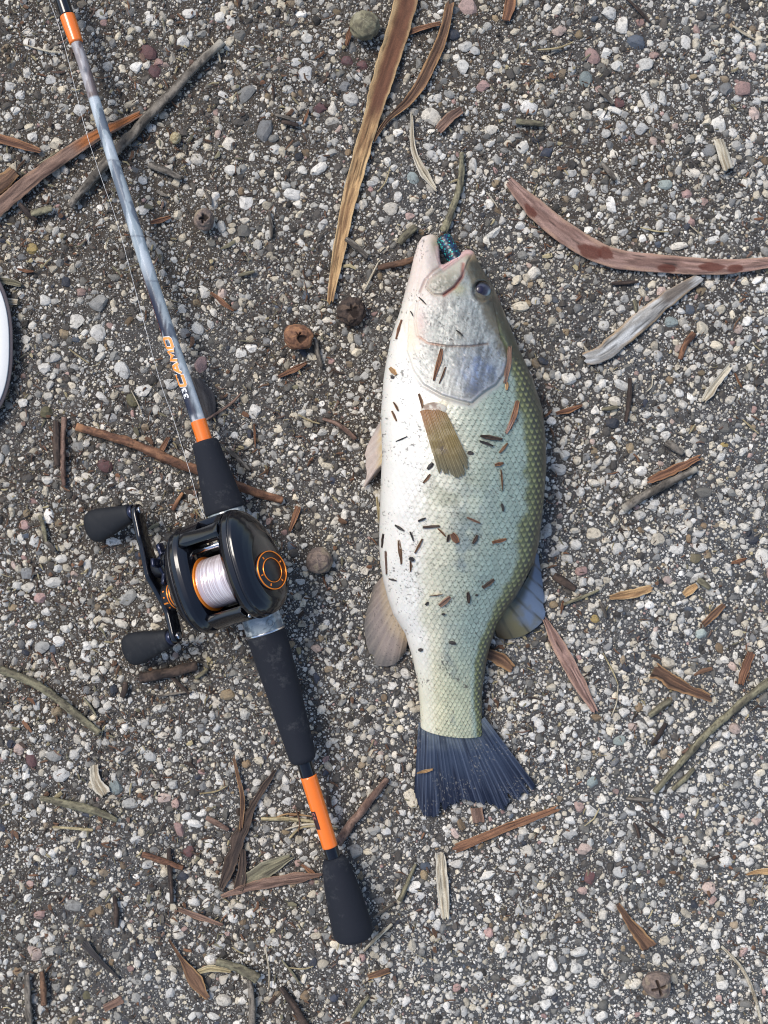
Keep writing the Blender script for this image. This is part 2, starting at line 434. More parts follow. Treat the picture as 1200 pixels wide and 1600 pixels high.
# the 300 or so stones that show largest, each where it lies:  x y rx [ry] [@angle] [colour]
STONES = """157 23 10|233 80 14 11 m|285 65 10 12|77 125 10|213 103 10|190 108 9 c|167 103 9 g|240 112 11 m|215 135 9|383 147 19 11 @35 g|348 147 9|355 225 12|308 247 10|360 265 10|87 223 10 9 c|48 213 9|273 217 9 t|222 328 12 8|312 300 8|383 315 14 11|48 388 9 y|43 50 9|45 67 10|123 170 10|23 173 9|13 133 9|32 147 9|375 53 10 g|342 25 9|295 20 11|235 28 9|237 200 8|380 360 12 g|233 380 12 g|
673 180 17 12 @-25|610 327 12|497 263 16 8 @35|520 167 8 12|520 188 12 9|457 302 13 9|445 290 8|547 155 12|537 135 10 g|707 52 11 b|725 72 13 9|478 113 12 15|542 93 12 m|567 100 9 m|412 200 12 18 g|462 97 9|723 103 10 12|732 8 16 p|755 133 10 p|767 203 12 8|670 228 9 7|613 133 12 d|788 167 9|647 277 11 e|740 255 7 14|772 363 15 9 @40|640 337 9 p|500 168 10 m|743 78 8|450 138 9|428 232 10|
953 18 14 9|973 38 11 14|997 62 15 12 b|872 48 13 9 p|927 85 11 13 p|948 82 9|963 102 10|893 107 7 11|917 120 10 14 e|1010 100 11 10|828 168 14 11|1010 152 8 14 @20|1035 152 8 11|947 180 11 8|962 172 12 5 @-20|967 160 9 m|1003 200 10|972 197 10|1133 138 11 12 g|1163 138 13 p|1125 193 12 14|1110 233 12 g|1083 270 12 9|1038 287 12 8 e|895 302 10 9|955 318 8 15 @25|815 230 11 10|855 237 10 b|1115 375 11 8|1075 302 9 8 p|1062 383 14 6|973 362 9|1072 62 8 14|1150 60 9|1180 177 9 11 p|945 295 9 g|
117 500 16 13|153 473 14 g|68 468 10|102 440 9 b|153 518 12 14|192 577 16 11 @-35|223 610 13 9|265 600 12 8|220 495 8|318 455 11|310 512 11 9|313 568 9 13 p|375 552 10|392 543 10|205 627 9 11 o|72 645 10 o|163 727 14 10 m|67 575 10|83 557 14 8 @20|98 522 9 t|175 652 10|208 767 11 6 @-25|192 758 7|143 532 8 c|133 745 9 7|397 643 10 12|367 680 7|122 697 10 g|35 630 8|43 747 10 d|72 750 9|288 520 9 g|
837 425 12 10|813 480 14 8 c @15|838 470 11 6|872 733 13 12|888 593 12 10|973 602 14 9 @-20|963 625 10|1097 512 11 10 c|1048 503 12 9 e|1153 515 8 p|972 482 8|943 507 9|1133 668 12 9 g|1012 550 7|1030 555 8 10|1062 613 8|1107 558 8 9|1077 483 9 b|927 755 10 6|882 712 9|1002 735 9|1132 695 7 y|1143 740 8 c|1100 770 13 8 g|958 660 11 b|1040 680 8|
927 835 13 10 c|1028 843 12 10 c|1060 857 12 9|1092 855 13 8|1093 833 10 7|1007 885 9|880 853 10|900 852 9|963 857 11 9|857 830 9 13|1000 807 10|1177 843 10 b|1087 872 10 8 o|1107 868 7 t|1193 867 11 13|910 893 10 7 p|888 872 10 8|1155 990 11 6 c|1043 1037 12 10 c|975 1115 10 8|975 1095 13 7|875 1105 8|930 967 8 y|988 1137 7 p|1150 1138 9 p|1123 1167 14 7 @30|970 1157 11 8 e|915 1180 9 8|843 1133 8 16 @15|1098 990 10 e|
825 1330 12 9|923 1267 12 9|905 1263 8 10 p|892 1283 9|928 1222 10 e|1065 1232 10|1082 1235 8|888 1305 14 10|968 1365 11 9|943 1430 10 8|910 1392 8 6 p|922 1372 11 m|913 1328 12 p|907 1487 14 8 @20|815 1482 12 8|863 1507 8 13|900 1512 11 10|928 1537 9 11|860 1550 9|852 1573 10 8|810 1535 12 9|995 1537 11|943 1588 11 9|1107 1388 12 10 p|1137 1347 12 10|1098 1350 12 9|1173 1347 9|1160 1402 8 10|1128 1540 10|1183 1285 9 p|828 1355 8 7|
53 845 10|42 897 11 9 g|43 918 10 8|83 910 13 9|200 935 16 10 @40 g|63 933 10 p|72 957 8|48 977 8 7|65 1013 12 g|102 982 8|90 1003 9|135 1010 9|188 975 11 6|132 1027 11 5 @-30|95 873 9 8|175 847 14 7|105 852 7|90 1112 10 t|150 1062 8 9|58 1102 7 9|302 1087 9|355 1085 11 9 t|302 1018 8|382 1117 10|250 1108 13 7|28 1170 8 10 p|47 1190 9 12 m|83 1183 12 9 g|115 1180 12 8|235 1180 11|320 1157 9|77 805 9 12|38 820 9 p|137 882 7 13|
95 1212 13|180 1230 11 13 e|203 1255 13 9 g|228 1255 8|257 1248 12 8 p|280 1297 9 12 p|305 1288 14 6|292 1275 8|315 1270 10 6|28 1263 8|138 1273 11 5 b|115 1417 15 9 g|155 1423 8 t|60 1430 10 7 p|52 1490 12 13 p|328 1367 13 8 c|327 1388 10|303 1408 10|285 1370 9 b|293 1332 10 m|165 1315 7 10|327 1318 7 9|328 1500 10 9|313 1483 8|343 1478 10 8|128 1508 9|135 1557 8 o|98 1560 8|267 1553 8 10|350 1563 12 9|63 1577 7 13|277 1463 10 8|365 1435 9|392 1427 9|373 1417 11 6|187 1447 8 9|
642 1248 12 16 c @25|555 1333 12 13 g|605 1300 9|583 1298 11 g|410 1317 8|647 1387 12 9|655 1402 9|595 1408 9 g|715 1350 11 7|765 1367 13 7 @20|623 1460 11 13|483 1490 11|510 1497 12 9|642 1510 14 7|667 1507 11 6|720 1525 15 11 g|747 1403 9 6|715 1423 9|680 1545 11 9|678 1567 11 10|652 1572 8 9|602 1572 8|762 1550 11 9|582 1547 8 12|413 1555 10 t|520 1520 9 d|443 1433 8|423 1447 11 9|510 1450 9|637 1288 9 7 p|437 1248 8|770 1515 9|733 1458 9|663 1447 9|793 1493 10|767 1323 9 8 g|737 1343 8 p|465 1473 8 b|
364 395 12|406 387 12 9|444 444 12 14|484 406 12 16 g|361 437 12 g|377 534 8|430 528 9 11|512 508 10|559 508 12 g|534 537 9|527 569 11|480 559 10 14|425 569 11 9|398 644 11 11|412 606 10 t|592 537 9 p|581 631 11 14|542 625 10 11 t|409 719 13 8|470 701 9|411 675 8 9|491 734 8|519 801 15 8|472 775 8 10|494 751 8 6 p|522 755 8|487 840 11 13|534 840 10|453 409 9|495 611 8|537 590 8|501 598 8 11|506 673 10 8 p"""
srnd = random.Random(3)
OW, OH = 2900, 3300                                      # occupancy map, photo pixels, margin all round
OX, OY = 850, 850
occ = np.zeros((OH, OW), np.uint8)
templates = []
for k in range(18):
    v, f = rock_template(100 + k, 2, 9, 0.72)
    templates.append(mesh_np("stone", v, f, M_STONE, smooth=False))
n_stone = 0
for rec in STONES.replace("\n", "").split("|"):
    tk = rec.split()
    nums = [float(t) for t in tk if t[0].isdigit() or t[0] == '-']
    ang = [float(t[1:]) for t in tk if t[0] == '@']
    key = ([t for t in tk if t.isalpha()] or ['w'])[0]
    px, py, rx = nums[:3]; ry = nums[3] if len(nums) > 3 else rx * srnd.uniform(0.78, 0.95)
    a = math.radians(ang[0]) if ang else srnd.uniform(-0.35, 0.35)
    if n_stone >= 300: break
    r = (rx * ry) ** 0.5
    rx *= 0.97; ry *= 0.97
    top = srnd.uniform(0.38, 0.62) * r * S + 0.0004
    hz = r * S * 0.72
    x, y, _ = W(px, py, top * 0.6)
    o = put("stone", templates[srnd.randrange(len(templates))], parent=ground, loc=(x, y, top - hz))
    o.scale = (rx * S * 1.16, ry * S * 1.16, r * S)
    o.rotation_euler = (srnd.uniform(-0.12, 0.12), srnd.uniform(-0.12, 0.12), a + srnd.choice((0, math.pi)))
    o.color = (*stone_rgb(key, srnd), 1)
    n_stone += 1
    yy, xx = np.ogrid[-20:21, -20:21]
    rr = r * 0.92
    occ[int(py) + OY - 20:int(py) + OY + 21, int(px) + OX - 20:int(px) + OX + 21] |= ((xx * xx + yy * yy) < rr * rr).astype(np.uint8)

# the rest of the aggregate, joined
def scatter(n, rlo, rhi, power, margin, tests=6, fill=0.68):
    out = []
    rs = rlo * (rhi / rlo) ** (RNG.random(n) ** power)
    rs = np.sort(rs)[::-1]
    xs = RNG.uniform(-margin, 1200 + margin, n); ys = RNG.uniform(-margin, 1600 + margin, n)
    # more stone and less dirt toward the lower right; a dusty bare band at the upper left and middle
    dens = 0.80 + 0.30 * sstep(-0.1, 0.9, (xs / 1200 * 0.55 + ys / 1600 * 0.5)) + 0.75 * (fbm(xs / 75, ys / 75, 4, 21) - 0.5) * 2
    keep = RNG.random(n) < dens
    yy, xx = np.mgrid[-22:23, -22:23]; d2 = xx * xx + yy * yy
    discs = {}
    for x, y, r, k in zip(xs, ys, rs, keep):
        if not k: continue
        X = int(x) + OX; Y = int(y) + OY
        e = r * 0.62
        if occ[Y, X]: continue
        bad = False
        for cx, cy in ((e, 0), (-e, 0), (0, e), (0, -e)):
            if occ[int(Y + cy), int(X + cx)]: bad = True; break
        if bad: continue
        R = max(1, int(r * fill + 0.5))
        m = discs.get(R)
        if m is None:
            m = discs[R] = (d2[22 - R:23 + R, 22 - R:23 + R] <= (r * fill) ** 2).astype(np.uint8)
        occ[Y - R:Y + R + 1, X - R:X + R + 1] |= m
        out.append((x, y, r))
    return np.array(out)

def gravel_mesh(pts, tv, tf, seed, hfac):
    """tv: list of templates (nv,3); all share topology tf"""
    r = np.random.default_rng(seed)
    n = len(pts); T = np.array(tv)[r.integers(0, len(tv), n)]
    el = r.uniform(0.62, 1.0, n)
    a = r.uniform(0, 2 * np.pi, n)
    rr = pts[:, 2] * S
    sx = rr * 1.12 / np.sqrt(el) * 0.95; sy = rr * 1.12 * np.sqrt(el) * 0.95
    X = T[:, :, 0] * sx[:, None]; Y = T[:, :, 1] * sy[:, None]
    ca, sa = np.cos(a)[:, None], np.sin(a)[:, None]
    z0 = ground_z((pts[:, 0] - 600) * S, (800 - pts[:, 1]) * S)
    top = rr * r.uniform(0.25, 0.75, n) * hfac + 0.00015
    Z = T[:, :, 2] * (rr * 0.8)[:, None] + (z0 + top - rr * 0.8)[:, None]
    tilt = r.normal(0, 0.15, (n, 2))
    Z = Z + X * tilt[:, :1] + Y * tilt[:, 1:]
    wx = (pts[:, 0] - 600)[:, None] * S + X * ca - Y * sa
    wy = (800 - pts[:, 1])[:, None] * S + X * sa + Y * ca
    V = np.stack([wx, wy, Z], -1).reshape(-1, 3)
    nv = T.shape[1]
    F = (tf[None] + (np.arange(n) * nv)[:, None, None]).reshape(-1, tf.shape[1])
    # colour: mostly pale, some grey, few coloured; greyer and browner where the ground is dirty
    dirt = np.clip(0.95 - 0.75 * (pts[:, 0] / 1200 * 0.5 + pts[:, 1] / 1600 * 0.5) - 0.0 + 0.9 * (fbm(pts[:, 0] / 150, pts[:, 1] / 150, 3, 33) - 0.5), 0.05, 0.95)
    u = r.random(n)
    keys = np.where(u < 0.68 - 0.26 * dirt, 0, np.where(u < 0.80 - 0.20 * dirt, 1, np.where(u < 0.90 - 0.08 * dirt, 2, np.where(u < 0.945, 3, np.where(u < 0.962, 4, np.where(u < 0.972, 5, 6))))))
    pal = ['w', 'c', 'g', 'd', 'p', 'b', 't']
    table = [np.array(STONE_RGB[k], float) for k in pal]
    C = np.zeros((n, 3))
    for k in range(7):
        m = keys == k
        C[m] = table[k][r.integers(0, len(table[k]), m.sum())]
    C = C * 0.75 + 0.25 * C.mean(1, keepdims=True)
    C *= r.uniform(0.86, 1.08, (n, 1))
    C = lin(np.clip(C, 0, 255)) * 0.86
    C *= (1 - 0.42 * dirt * r.random(n))[:, None]
    C *= 1 - dirt[:, None] * np.array([0.0, 0.035, 0.10])
    C *= np.array([1.0, 0.985, 0.955])
    C = np.repeat(C, nv, 0)
    return V, F, C

t1 = [rock_template(300 + k, 1, 6, 1.0) for k in range(14)]
t2 = [rock_template(350 + k, 2, 8, 1.0) for k in range(20)]
tf2 = t2[0][1]
tf2 = tf2[t2[0][0][tf2][:, :, 2].mean(1) > -0.35]
tf1 = t1[0][1]
# drop the buried underside
zmean = t1[0][0][tf1][:, :, 2].mean(1)
tf1 = tf1[zmean > -0.45]
def dome(seed):
    r = np.random.default_rng(seed)
    v = []
    for i in range(5):
        a = 2 * np.pi * i / 5 + r.uniform(-0.3, 0.3); q = r.uniform(0.8, 1.1); v.append((q * math.cos(a), q * math.sin(a), -0.3))
    for i in range(5):
        a = 2 * np.pi * i / 5 + r.uniform(-0.3, 0.3); q = r.uniform(0.5, 0.85); v.append((q * math.cos(a), q * math.sin(a), r.uniform(0.55, 0.95)))
    v.append((0, 0, 1.0))
    return np.array(v)
td = [dome(500 + k) for k in range(24)]
tfd = np.array([[i, (i + 1) % 5, 5 + (i + 1) % 5] for i in range(5)] + [[i, 5 + (i + 1) % 5, 5 + i] for i in range(5)] + [[5 + i, 5 + (i + 1) % 5, 10] for i in range(5)])

med = scatter(28000, 3.2, 8.4, 1.6, 200)
sml = scatter(95000, 1.7, 3.4, 1.1, 170)
tny = scatter(105000, 0.9, 1.8, 1.1, 70)
big_ = med[:, 2] > 4.4
V, F, C = gravel_mesh(med[big_], [t[0] for t in t2], tf2, 5, 1.0)
put("gravel", mesh_np("gravel", V, F, M_GRAVEL, C, smooth=False), parent=ground, kind="stuff")
V, F, C = gravel_mesh(med[~big_], [t[0] for t in t1], tf1, 1, 1.0)
put("gravel", mesh_np("gravel", V, F, M_GRAVEL, C, smooth=False), parent=ground, kind="stuff")
far = scatter(34000, 2.6, 7.6, 1.5, 760)
far = far[(far[:, 0] < -190) | (far[:, 0] > 1390) | (far[:, 1] < -190) | (far[:, 1] > 1790)]
V, F, C = gravel_mesh(far, td, tfd, 9, 1.0)
put("gravel", mesh_np("gravel", V, F, M_GRAVEL, C, smooth=False), parent=ground, kind="stuff")
fine = np.vstack([sml, tny])
V, F, C = gravel_mesh(fine, td, tfd, 2, 1.15)
put("grit", mesh_np("grit", V, F, M_GRAVEL, C, smooth=False), parent=ground, kind="stuff")
print("stones", n_stone, len(med), len(sml), len(tny))

# ------------------------------------------------------------------ the bass
def build_fish():
    root = empty("bass_fish", W(720, 760, 0.0), "silvery green bass lying on its side with mouth open, dusted with bark bits", "fish")
    org = np.array(root.location)
    # silhouette, photo pixels
    L_ = np.array([(366, 672), (370, 660), (380, 653), (400, 647), (430, 640), (455, 633), (489, 624), (527, 611), (567, 603), (593, 599), (647, 595), (713, 597), (750, 595),
                   (812, 593), (845, 592), (880, 594), (908, 599), (935, 606), (959, 614), (990, 633), (1027, 644), (1064, 652), (1107, 656), (1140, 657)], float)
    R_ = np.array([(390, 735), (394, 741), (410, 748), (430, 760), (450, 772), (475, 783), (510, 797), (545, 811), (590, 832), (640, 848), (690, 853), (730, 854), (790, 849), (850, 842),
                   (880, 834), (930, 808), (973, 778), (1007, 766), (1039, 759), (1078, 753), (1121, 753), (1140, 754)], float)
    # front edge: lower jaw tip -> corner of the mouth -> upper jaw tip
    notch = catmull([(671, 366), (678, 367), (684, 375), (686, 392), (687, 404), (690, 413), (700, 409), (714, 399), (726, 391), (735, 390)], 400)
    nseg = np.r_[0, np.cumsum(np.linalg.norm(np.diff(notch, axis=0), axis=1))]; nseg /= nseg[-1]
    NT, NR = 217, 600
    th = np.linspace(0, np.pi, NT)
    u = 0.5 - 0.5 * np.cos(th)                               # 0 belly .. 1 back
    # rows: blend from the notch curve to straight rows
    y_end = 1140.0
    rows = np.linspace(0, 1, NR)
    # outline parametrised by distance from the jaw tips; left and right outline points per row
    s = rows
    yl = 366 + (y_end - 366) * s
    yr = 390 + (y_end - 390) * s
    xl = np.interp(yl, L_[:, 0], L_[:, 1]); xr = np.interp(yr, R_[:, 0], R_[:, 1])
    un = 0.5 - 0.5 * np.cos(th)
    nx = np.interp(un, nseg, notch[:, 0]); ny = np.interp(un, nseg, notch[:, 1])
    PX = xl[:, None] * (1 - un) + xr[:, None] * un
    PY = yl[:, None] * (1 - un) + yr[:, None] * un
    sx = notch[0, 0] * (1 - un) + notch[-1, 0] * un; sy = notch[0, 1] * (1 - un) + notch[-1, 1] * un
    fall = np.exp(-(rows / 0.075) ** 1.3)[:, None]
    PX = PX + (nx - sx)[None] * fall
    PY = PY + (ny - sy)[None] * fall
    # belly-to-tail end: curved scale line at the tail root
    PY = PY + (np.sin(th)[None] ** 0.9 * 12 - 6 * np.cos(th)[None]) * sstep(0.82, 1.0, rows)[:, None]
    # thickness
    ty = np.array([366, 380, 400, 430, 470, 520, 570, 640, 720, 800, 870, 930, 980, 1040, 1100, 1150])
    tt = np.array([6.5, 8.5, 11, 15, 20, 24.5, 28, 31, 31.5, 29.5, 25.5, 20.5, 16, 11.5, 8.5, 7.2]) / 1000
    T = np.interp(PY, ty, tt)
    zm = np.interp(PY, ty, tt * 0.90 + 0.0028)
    UU = np.broadcast_to(u[None], PX.shape)
    prof = np.sin(th)[None] ** 0.78 + 0 * PX
    head = 1 - sstep(0.08, 0.26, rows)[:, None]
    # the back is narrower than the belly
    prof = prof * (1 - 0.16 * sstep(0.6, 1.0, UU) * (1 - head))
    # jaws: each lobe is rounded by itself near the mouth
    lip = np.clip(rows * 774 / 7.0, 0, 1)[:, None]
    lipr = np.sqrt(np.maximum(0, 1 - (1 - lip) ** 2))
    d_notch, _ = dist_poly(PX, PY, notch[::8])
    jaw = sstep(0, 26, d_notch)
    Z = zm + T * prof * (0.45 + 0.55 * jaw) * (0.25 + 0.75 * lipr)

    # ---- relief, in metres, measured in photo pixels over the flank
    D = np.zeros_like(Z)
    gill = [(636, 548), (646, 578), (662, 600), (690, 616), (716, 624), (736, 629), (748, 618), (758, 610), (774, 600), (786, 583), (792, 562), (790, 543), (782, 528)]
    dg, sg = dist_poly(PX, PY, gill)
    gpoly = gill + [(770, 470), (700, 440), (640, 480)]
    inside = in_poly(PX, PY, gpoly)
    sd = np.where(inside, dg, -dg)
    D += 0.0017 * sstep(-1.6, 1.6, sd) * np.exp(-np.maximum(sd, 0) / 55)
    D -= 0.0010 * np.exp(-((sd + 2.6) / 2.2) ** 2) * (PY > 470)
    gill2 = [(640, 590), (668, 612), (700, 626), (738, 638), (752, 632)]         # skin flap behind the cover
    d2, _ = dist_poly(PX, PY, gill2); D += 0.0005 * np.exp(-(d2 / 6) ** 2)
    pre = [(652, 470), (648, 500), (652, 524), (668, 536), (700, 541), (735, 541), (762, 537)]
    dp, sp = dist_poly(PX, PY, pre)
    D -= 0.0009 * np.exp(-(dp / 1.7) ** 2)
    D += 0.0006 * sstep(0, 2, dp * (-sp)) * np.exp(-dp / 20) * inside
    br = [[(628, 500), (634, 535), (650, 570), (668, 590)], [(640, 520), (650, 552), (672, 580)], [(622, 540), (630, 570), (650, 596)]]   # branchiostegal folds
    for b_ in br:
        db, _ = dist_poly(PX, PY, b_); D -= 0.0004 * np.exp(-(db / 2.0) ** 2)
    mx_ = [(738, 396), (730, 409), (722, 430), (709, 447), (692, 459), (678, 459), (668, 449), (673, 436), (692, 424), (714, 408), (728, 397)]
    dm, _ = dist_poly(PX, PY, mx_, True); im = in_poly(PX, PY, mx_); sm = np.where(im, dm, -dm)
    D += 0.0013 * sstep(-1.2, 2.2, sm)
    D -= 0.0013 * np.exp(-((sm + 2.0) / 1.8) ** 2) * (PY > 404)
    red = [(724, 412), (722, 432), (710, 449), (694, 461)]
    drd, _ = dist_poly(PX, PY, red); D -= 0.0012 * np.exp(-(drd / 2.6) ** 2)
    lipu = [(693, 417), (712, 404), (728, 394), (736, 394)]
    dlu, _ = dist_poly(PX, PY, lipu); D += 0.0009 * np.exp(-(dlu / 3.5) ** 2)
    crs = [(688, 416), (676, 424), (664, 438), (656, 456)]
    dcs, _ = dist_poly(PX, PY, crs); D -= 0.0010 * np.exp(-(dcs / 2.2) ** 2)
    jl = [(664, 374), (659, 400), (652, 440), (642, 480)]
    djl, _ = dist_poly(PX, PY, jl); D -= 0.0006 * np.exp(-(djl / 2.5) ** 2)
    EX, EY, ER = 753, 454, 15.5
    de = np.hypot(PX - EX, PY - EY)
    D -= 0.0040 * (1 - sstep(ER * 0.75, ER * 1.05, de))
    D += 0.0009 * np.exp(-((de - ER * 1.22) / 2.6) ** 2)
    wr = fbm(PX / 9, PY / 9, 4, 90) - 0.5
    D += (0.0011 * wr + 0.0006 * (fbm(PX / 3.2, PY / 4.5, 3, 93) - 0.5)) * (1 - sstep(0.24, 0.30, rows))[:, None] * sstep(5, 30, d_notch)
    D += 0.0012 * (fbm(PX / 60, PY / 60, 3, 91) - 0.5)

    # ---- scales behind the gill cover
    def warp(x, y):
        return x + 3.0 * (fbm(x / 80, y / 80, 2, 14) - 0.5), y + 6.0 * (fbm(x / 90, y / 90, 2, 15) - 0.5)
    wx, wy = warp(PX, PY)
    arc = np.cumsum(np.r_[np.zeros((1, NT)), np.hypot(np.diff(PX, axis=0), np.diff(PY, axis=0))], 0)
    # girth coordinate counts true arc so that scales keep their size round the back
    gx_ = np.diff(PX, axis=1); gz_ = np.diff(Z, axis=1) / S
    girth = np.concatenate([np.zeros((NR, 1)), np.cumsum(np.hypot(gx_, gz_ * 0.8), 1)], 1)
    girth = girth - girth[:, NT // 2:NT // 2 + 1]
    shrink = np.interp(PY, [560, 700, 850, 1000, 1140], [0.95, 1.0, 0.98, 0.84, 0.62])
    cum = np.cumsum(np.r_[np.zeros((1,)), np.diff(PY[:, NT // 2]) / np.interp(PY[1:, NT // 2], [560, 700, 850, 1000, 1140], [8.2, 8.6, 8.4, 7.2, 5.6])])
    A = cum[:, None] + (wy - PY) / 8.5 + 1.6 * ((UU - 0.5) * 2) ** 2
    Bq = girth / (9.9 * np.interp(PY, [560, 700, 900, 1000, 1140], [0.98, 1.0, 0.95, 0.8, 0.66])) + (wx - PX) / 10
    k0 = np.floor(A)
    hgt = np.zeros_like(A); edge = np.zeros_like(A); rid = np.zeros_like(A); mid = np.zeros_like(A); done = np.zeros(A.shape, bool)
    for back in (2, 1, 0):
        k = k0 - back
        off = 0.5 * (np.mod(k, 2))
        j = np.round(Bq - off); db = Bq - off - j
        al = A - k
        Ledge = 0.42 + 1.40 * np.sqrt(np.maximum(0, 1 - (db / 0.535) ** 2)) ** 1.15
        ok = (al >= 0) & (al < Ledge) & ~done
        hgt = np.where(ok, al * 0.6, hgt); edge = np.where(ok, Ledge - al, edge)
        mid = np.where(ok, 1 - np.clip(np.hypot(db / 0.5, (Ledge - al - 0.45) / 0.5), 0, 1), mid)
        rid = np.where(ok, hash2(k, j + 500, 77), rid); done |= ok
    ing = in_poly(PX, PY, gpoly + [(600, 470)])
    scal = np.where(inside | (PY < 560), 0, 1.0) * sstep(3, 16, np.where(inside, 0, dg)) 
    scal = scal * sstep(560, 650, PY + (UU - 0.35) * 160)
    scal = scal * (0.35 + 0.65 * sstep(0.06, 0.30, UU))
    D += scal * (0.00058 * (hgt - 0.6) * sstep(0.0, 0.14, edge) + 0.00012 * (rid - 0.5))
    Z2 = Z + D * np.clip(np.sin(th)[None] * 2.2, 0.15, 1)

    # ---- pigment
    def c(r, g, b): return lin((r, g, b)) * 0.78
    white = c(243, 238, 226); cream = c(232, 228, 206); teal = c(180, 186, 166); teal2 = c(150, 168, 156); olive = c(112, 118, 78); dark = c(70, 72, 58); vdark = c(54, 54, 46)
    n1 = fbm(PX / 42, PY / 42, 4, 40) - 0.5; n2 = fbm(PX / 7, PY / 7, 3, 41) - 0.5
    q = UU + 0.10 * n1 + 0.03 * n2
    # boundary of the dark back slides with the row
    dk = np.interp(PY, [540, 620, 760, 860, 930, 1000, 1100, 1150], [0.86, 0.885, 0.90, 0.90, 0.905, 0.89, 0.90, 0.93])
    b0 = np.interp(PY, [560, 700, 850, 1000, 1140], [0.20, 0.22, 0.20, 0.18, 0.12])
    colr = mixc(np.broadcast_to(white, PX.shape + (3,)), cream, sstep(0, 0.20, q - b0))
    colr = mixc(colr, c(214, 208, 176), 0.55 * sstep(0.03, 0.16, q - b0) * sstep(700, 860, PY))
    colr = mixc(colr, teal, sstep(0.14, 0.36, q - b0))
    colr = mixc(colr, teal2, sstep(0.30, 0.55, q - b0) * 0.9)
    colr = mixc(colr, olive, sstep(-0.05, 0.008, q - dk))
    colr = mixc(colr, dark, sstep(0.02, 0.055, q - dk))
    # yellowish tint near the tail, dusky blotches along the side line
    colr = mixc(colr, c(206, 202, 160), 0.55 * sstep(980, 1100, PY) * (1 - sstep(-0.12, -0.02, q - dk)))
    lat = np.exp(-((UU - np.interp(PY, [620, 820, 1000, 1140], [0.60, 0.56, 0.56, 0.56])) / 0.13) ** 2)
    bl = sstep(0.46, 0.72, fbm(PX / 24, PY / 34, 4, 47)) * lat * sstep(700, 820, PY)
    colr = mixc(colr, c(112, 128, 134), 0.62 * bl)
    colr = mixc(colr, c(128, 130, 96), 0.45 * sstep(0.5, 0.7, fbm(PX / 26, PY / 30, 3, 49)) * np.exp(-((PY - 770) / 60) ** 2) * np.exp(-((UU - 0.42) / 0.18) ** 2))
    # dark rim of each scale; on the back the rims are dark and the centres pale
    rim = (1 - sstep(0.04, 0.30, edge)) * scal
    flank = sstep(0.12, 0.42, q - b0 + 0.1)
    rimv = 0.45 + 0.75 * fbm(PX / 14, PY / 14, 3, 44)
    belly_s = sstep(0.06, 0.22, UU) * sstep(690, 800, PY)
    colr = mixc(colr, colr * np.array([0.62, 0.60, 0.47]), rim * belly_s * (1 - flank) * 0.75 * rimv)
    colr = colr * (1 - np.clip((0.80 * flank + 0.03) * rim * rimv, 0, 0.85)[..., None] * np.array([1.0, 0.97, 1.0]))
    colr = mixc(colr, colr * 1.18 + 0.02, sstep(0.3, 0.9, mid) * flank * scal * 0.8 * sstep(0.3, 0.7, rid))
    onback = sstep(-0.04, 0.01, q - dk) * (1 - sstep(0.06, 0.10, q - dk)) * scal
    colr = mixc(colr, c(156, 158, 104), onback * sstep(0.25, 0.7, mid) * 0.8)
    colr = mixc(colr, vdark, onback * (1 - sstep(0.0, 0.3, mid)) * 0.5)
    colr = colr * (1 + 0.16 * (rid - 0.5) * scal)[..., None]
    # head
    hd = np.maximum(inside, (PY < 540) & (rows[:, None] < 0.36)) * 1.0
    hdm = np.clip(np.maximum(sstep(-2, 2, sd), 1 - sstep(470, 545, PY)), 0, 1)
    cheek = mixc(np.broadcast_to(c(192, 189, 176), PX.shape + (3,)), c(146, 150, 146), sstep(0.38, 0.70, q))
    cheek = mixc(cheek, c(240, 234, 220), 1 - sstep(0.16, 0.42, q + 0.02))
    cheek = mixc(cheek, c(112, 124, 146), 0.7 * np.exp(-((PX - 748) / 34) ** 2 - ((PY - 580) / 32) ** 2) + 0.4 * sstep(0.5, 0.7, fbm(PX / 6, PY / 10, 3, 55)) * sstep(530, 560, PY) * sstep(0.4, 0.6, UU))
    streak = fbm(PX / 3.0 + PY / 14, PY / 15 - PX / 30, 4, 71) - 0.5
    cheek = cheek * (1 + 1.5 * streak * sstep(450, 480, PY) * sstep(0.22, 0.42, UU))[..., None]
    cheek = cheek * (1 + 0.7 * (fbm(PX / 2.2, PY / 2.2, 3, 72) - 0.5) * sstep(0.12, 0.3, UU))[..., None]
    cheek = mixc(cheek, c(60, 70, 92), 0.85 * np.exp(-((PX - 742) / 13) ** 2 - ((PY - 610) / 13) ** 2))
    cheek = mixc(cheek, c(216, 218, 220), 0.6 * np.exp(-(dg / 3.0) ** 2) * (PX > 690))
    speck = sstep(0.56, 0.68, fbm(PX / 2.6, PY / 3.4, 3, 58)) * sstep(0.38, 0.6, fbm(PX / 25, PY / 25, 3, 59)) * sstep(420, 470, PY) * (PX > 655)
    cheek = mixc(cheek, c(98, 98, 92), 0.55 * speck)
    htop = np.interp(PY, [390, 430, 470, 520, 570, 640], [0.86, 0.80, 0.80, 0.84, 0.87, 0.90])
    cheek = mixc(cheek, c(104, 98, 82), sstep(-0.06, 0.02, q - htop + 0.06 * (fbm(PX / 5, PY / 5, 3, 73) - 0.5)))
    cheek = mixc(cheek, c(72, 70, 60), sstep(0.03, 0.09, q - htop))
    jawm = sstep(440, 400, PY) * sstep(700, 680, PX)
    cheek = mixc(cheek, c(226, 206, 192), 0.75 * np.clip(sstep(500, 430, PY) * sstep(0.55, 0.3, UU), 0, 1))
    cheek = mixc(cheek, c(238, 218, 178), 0.6 * np.exp(-((PX - 640) / 16) ** 2 - ((PY - 525) / 30) ** 2))
    cheek = mixc(cheek, c(220, 186, 174), 0.6 * np.exp(-((PX - 657) / 9) ** 2 - ((PY - 505) / 26) ** 2))
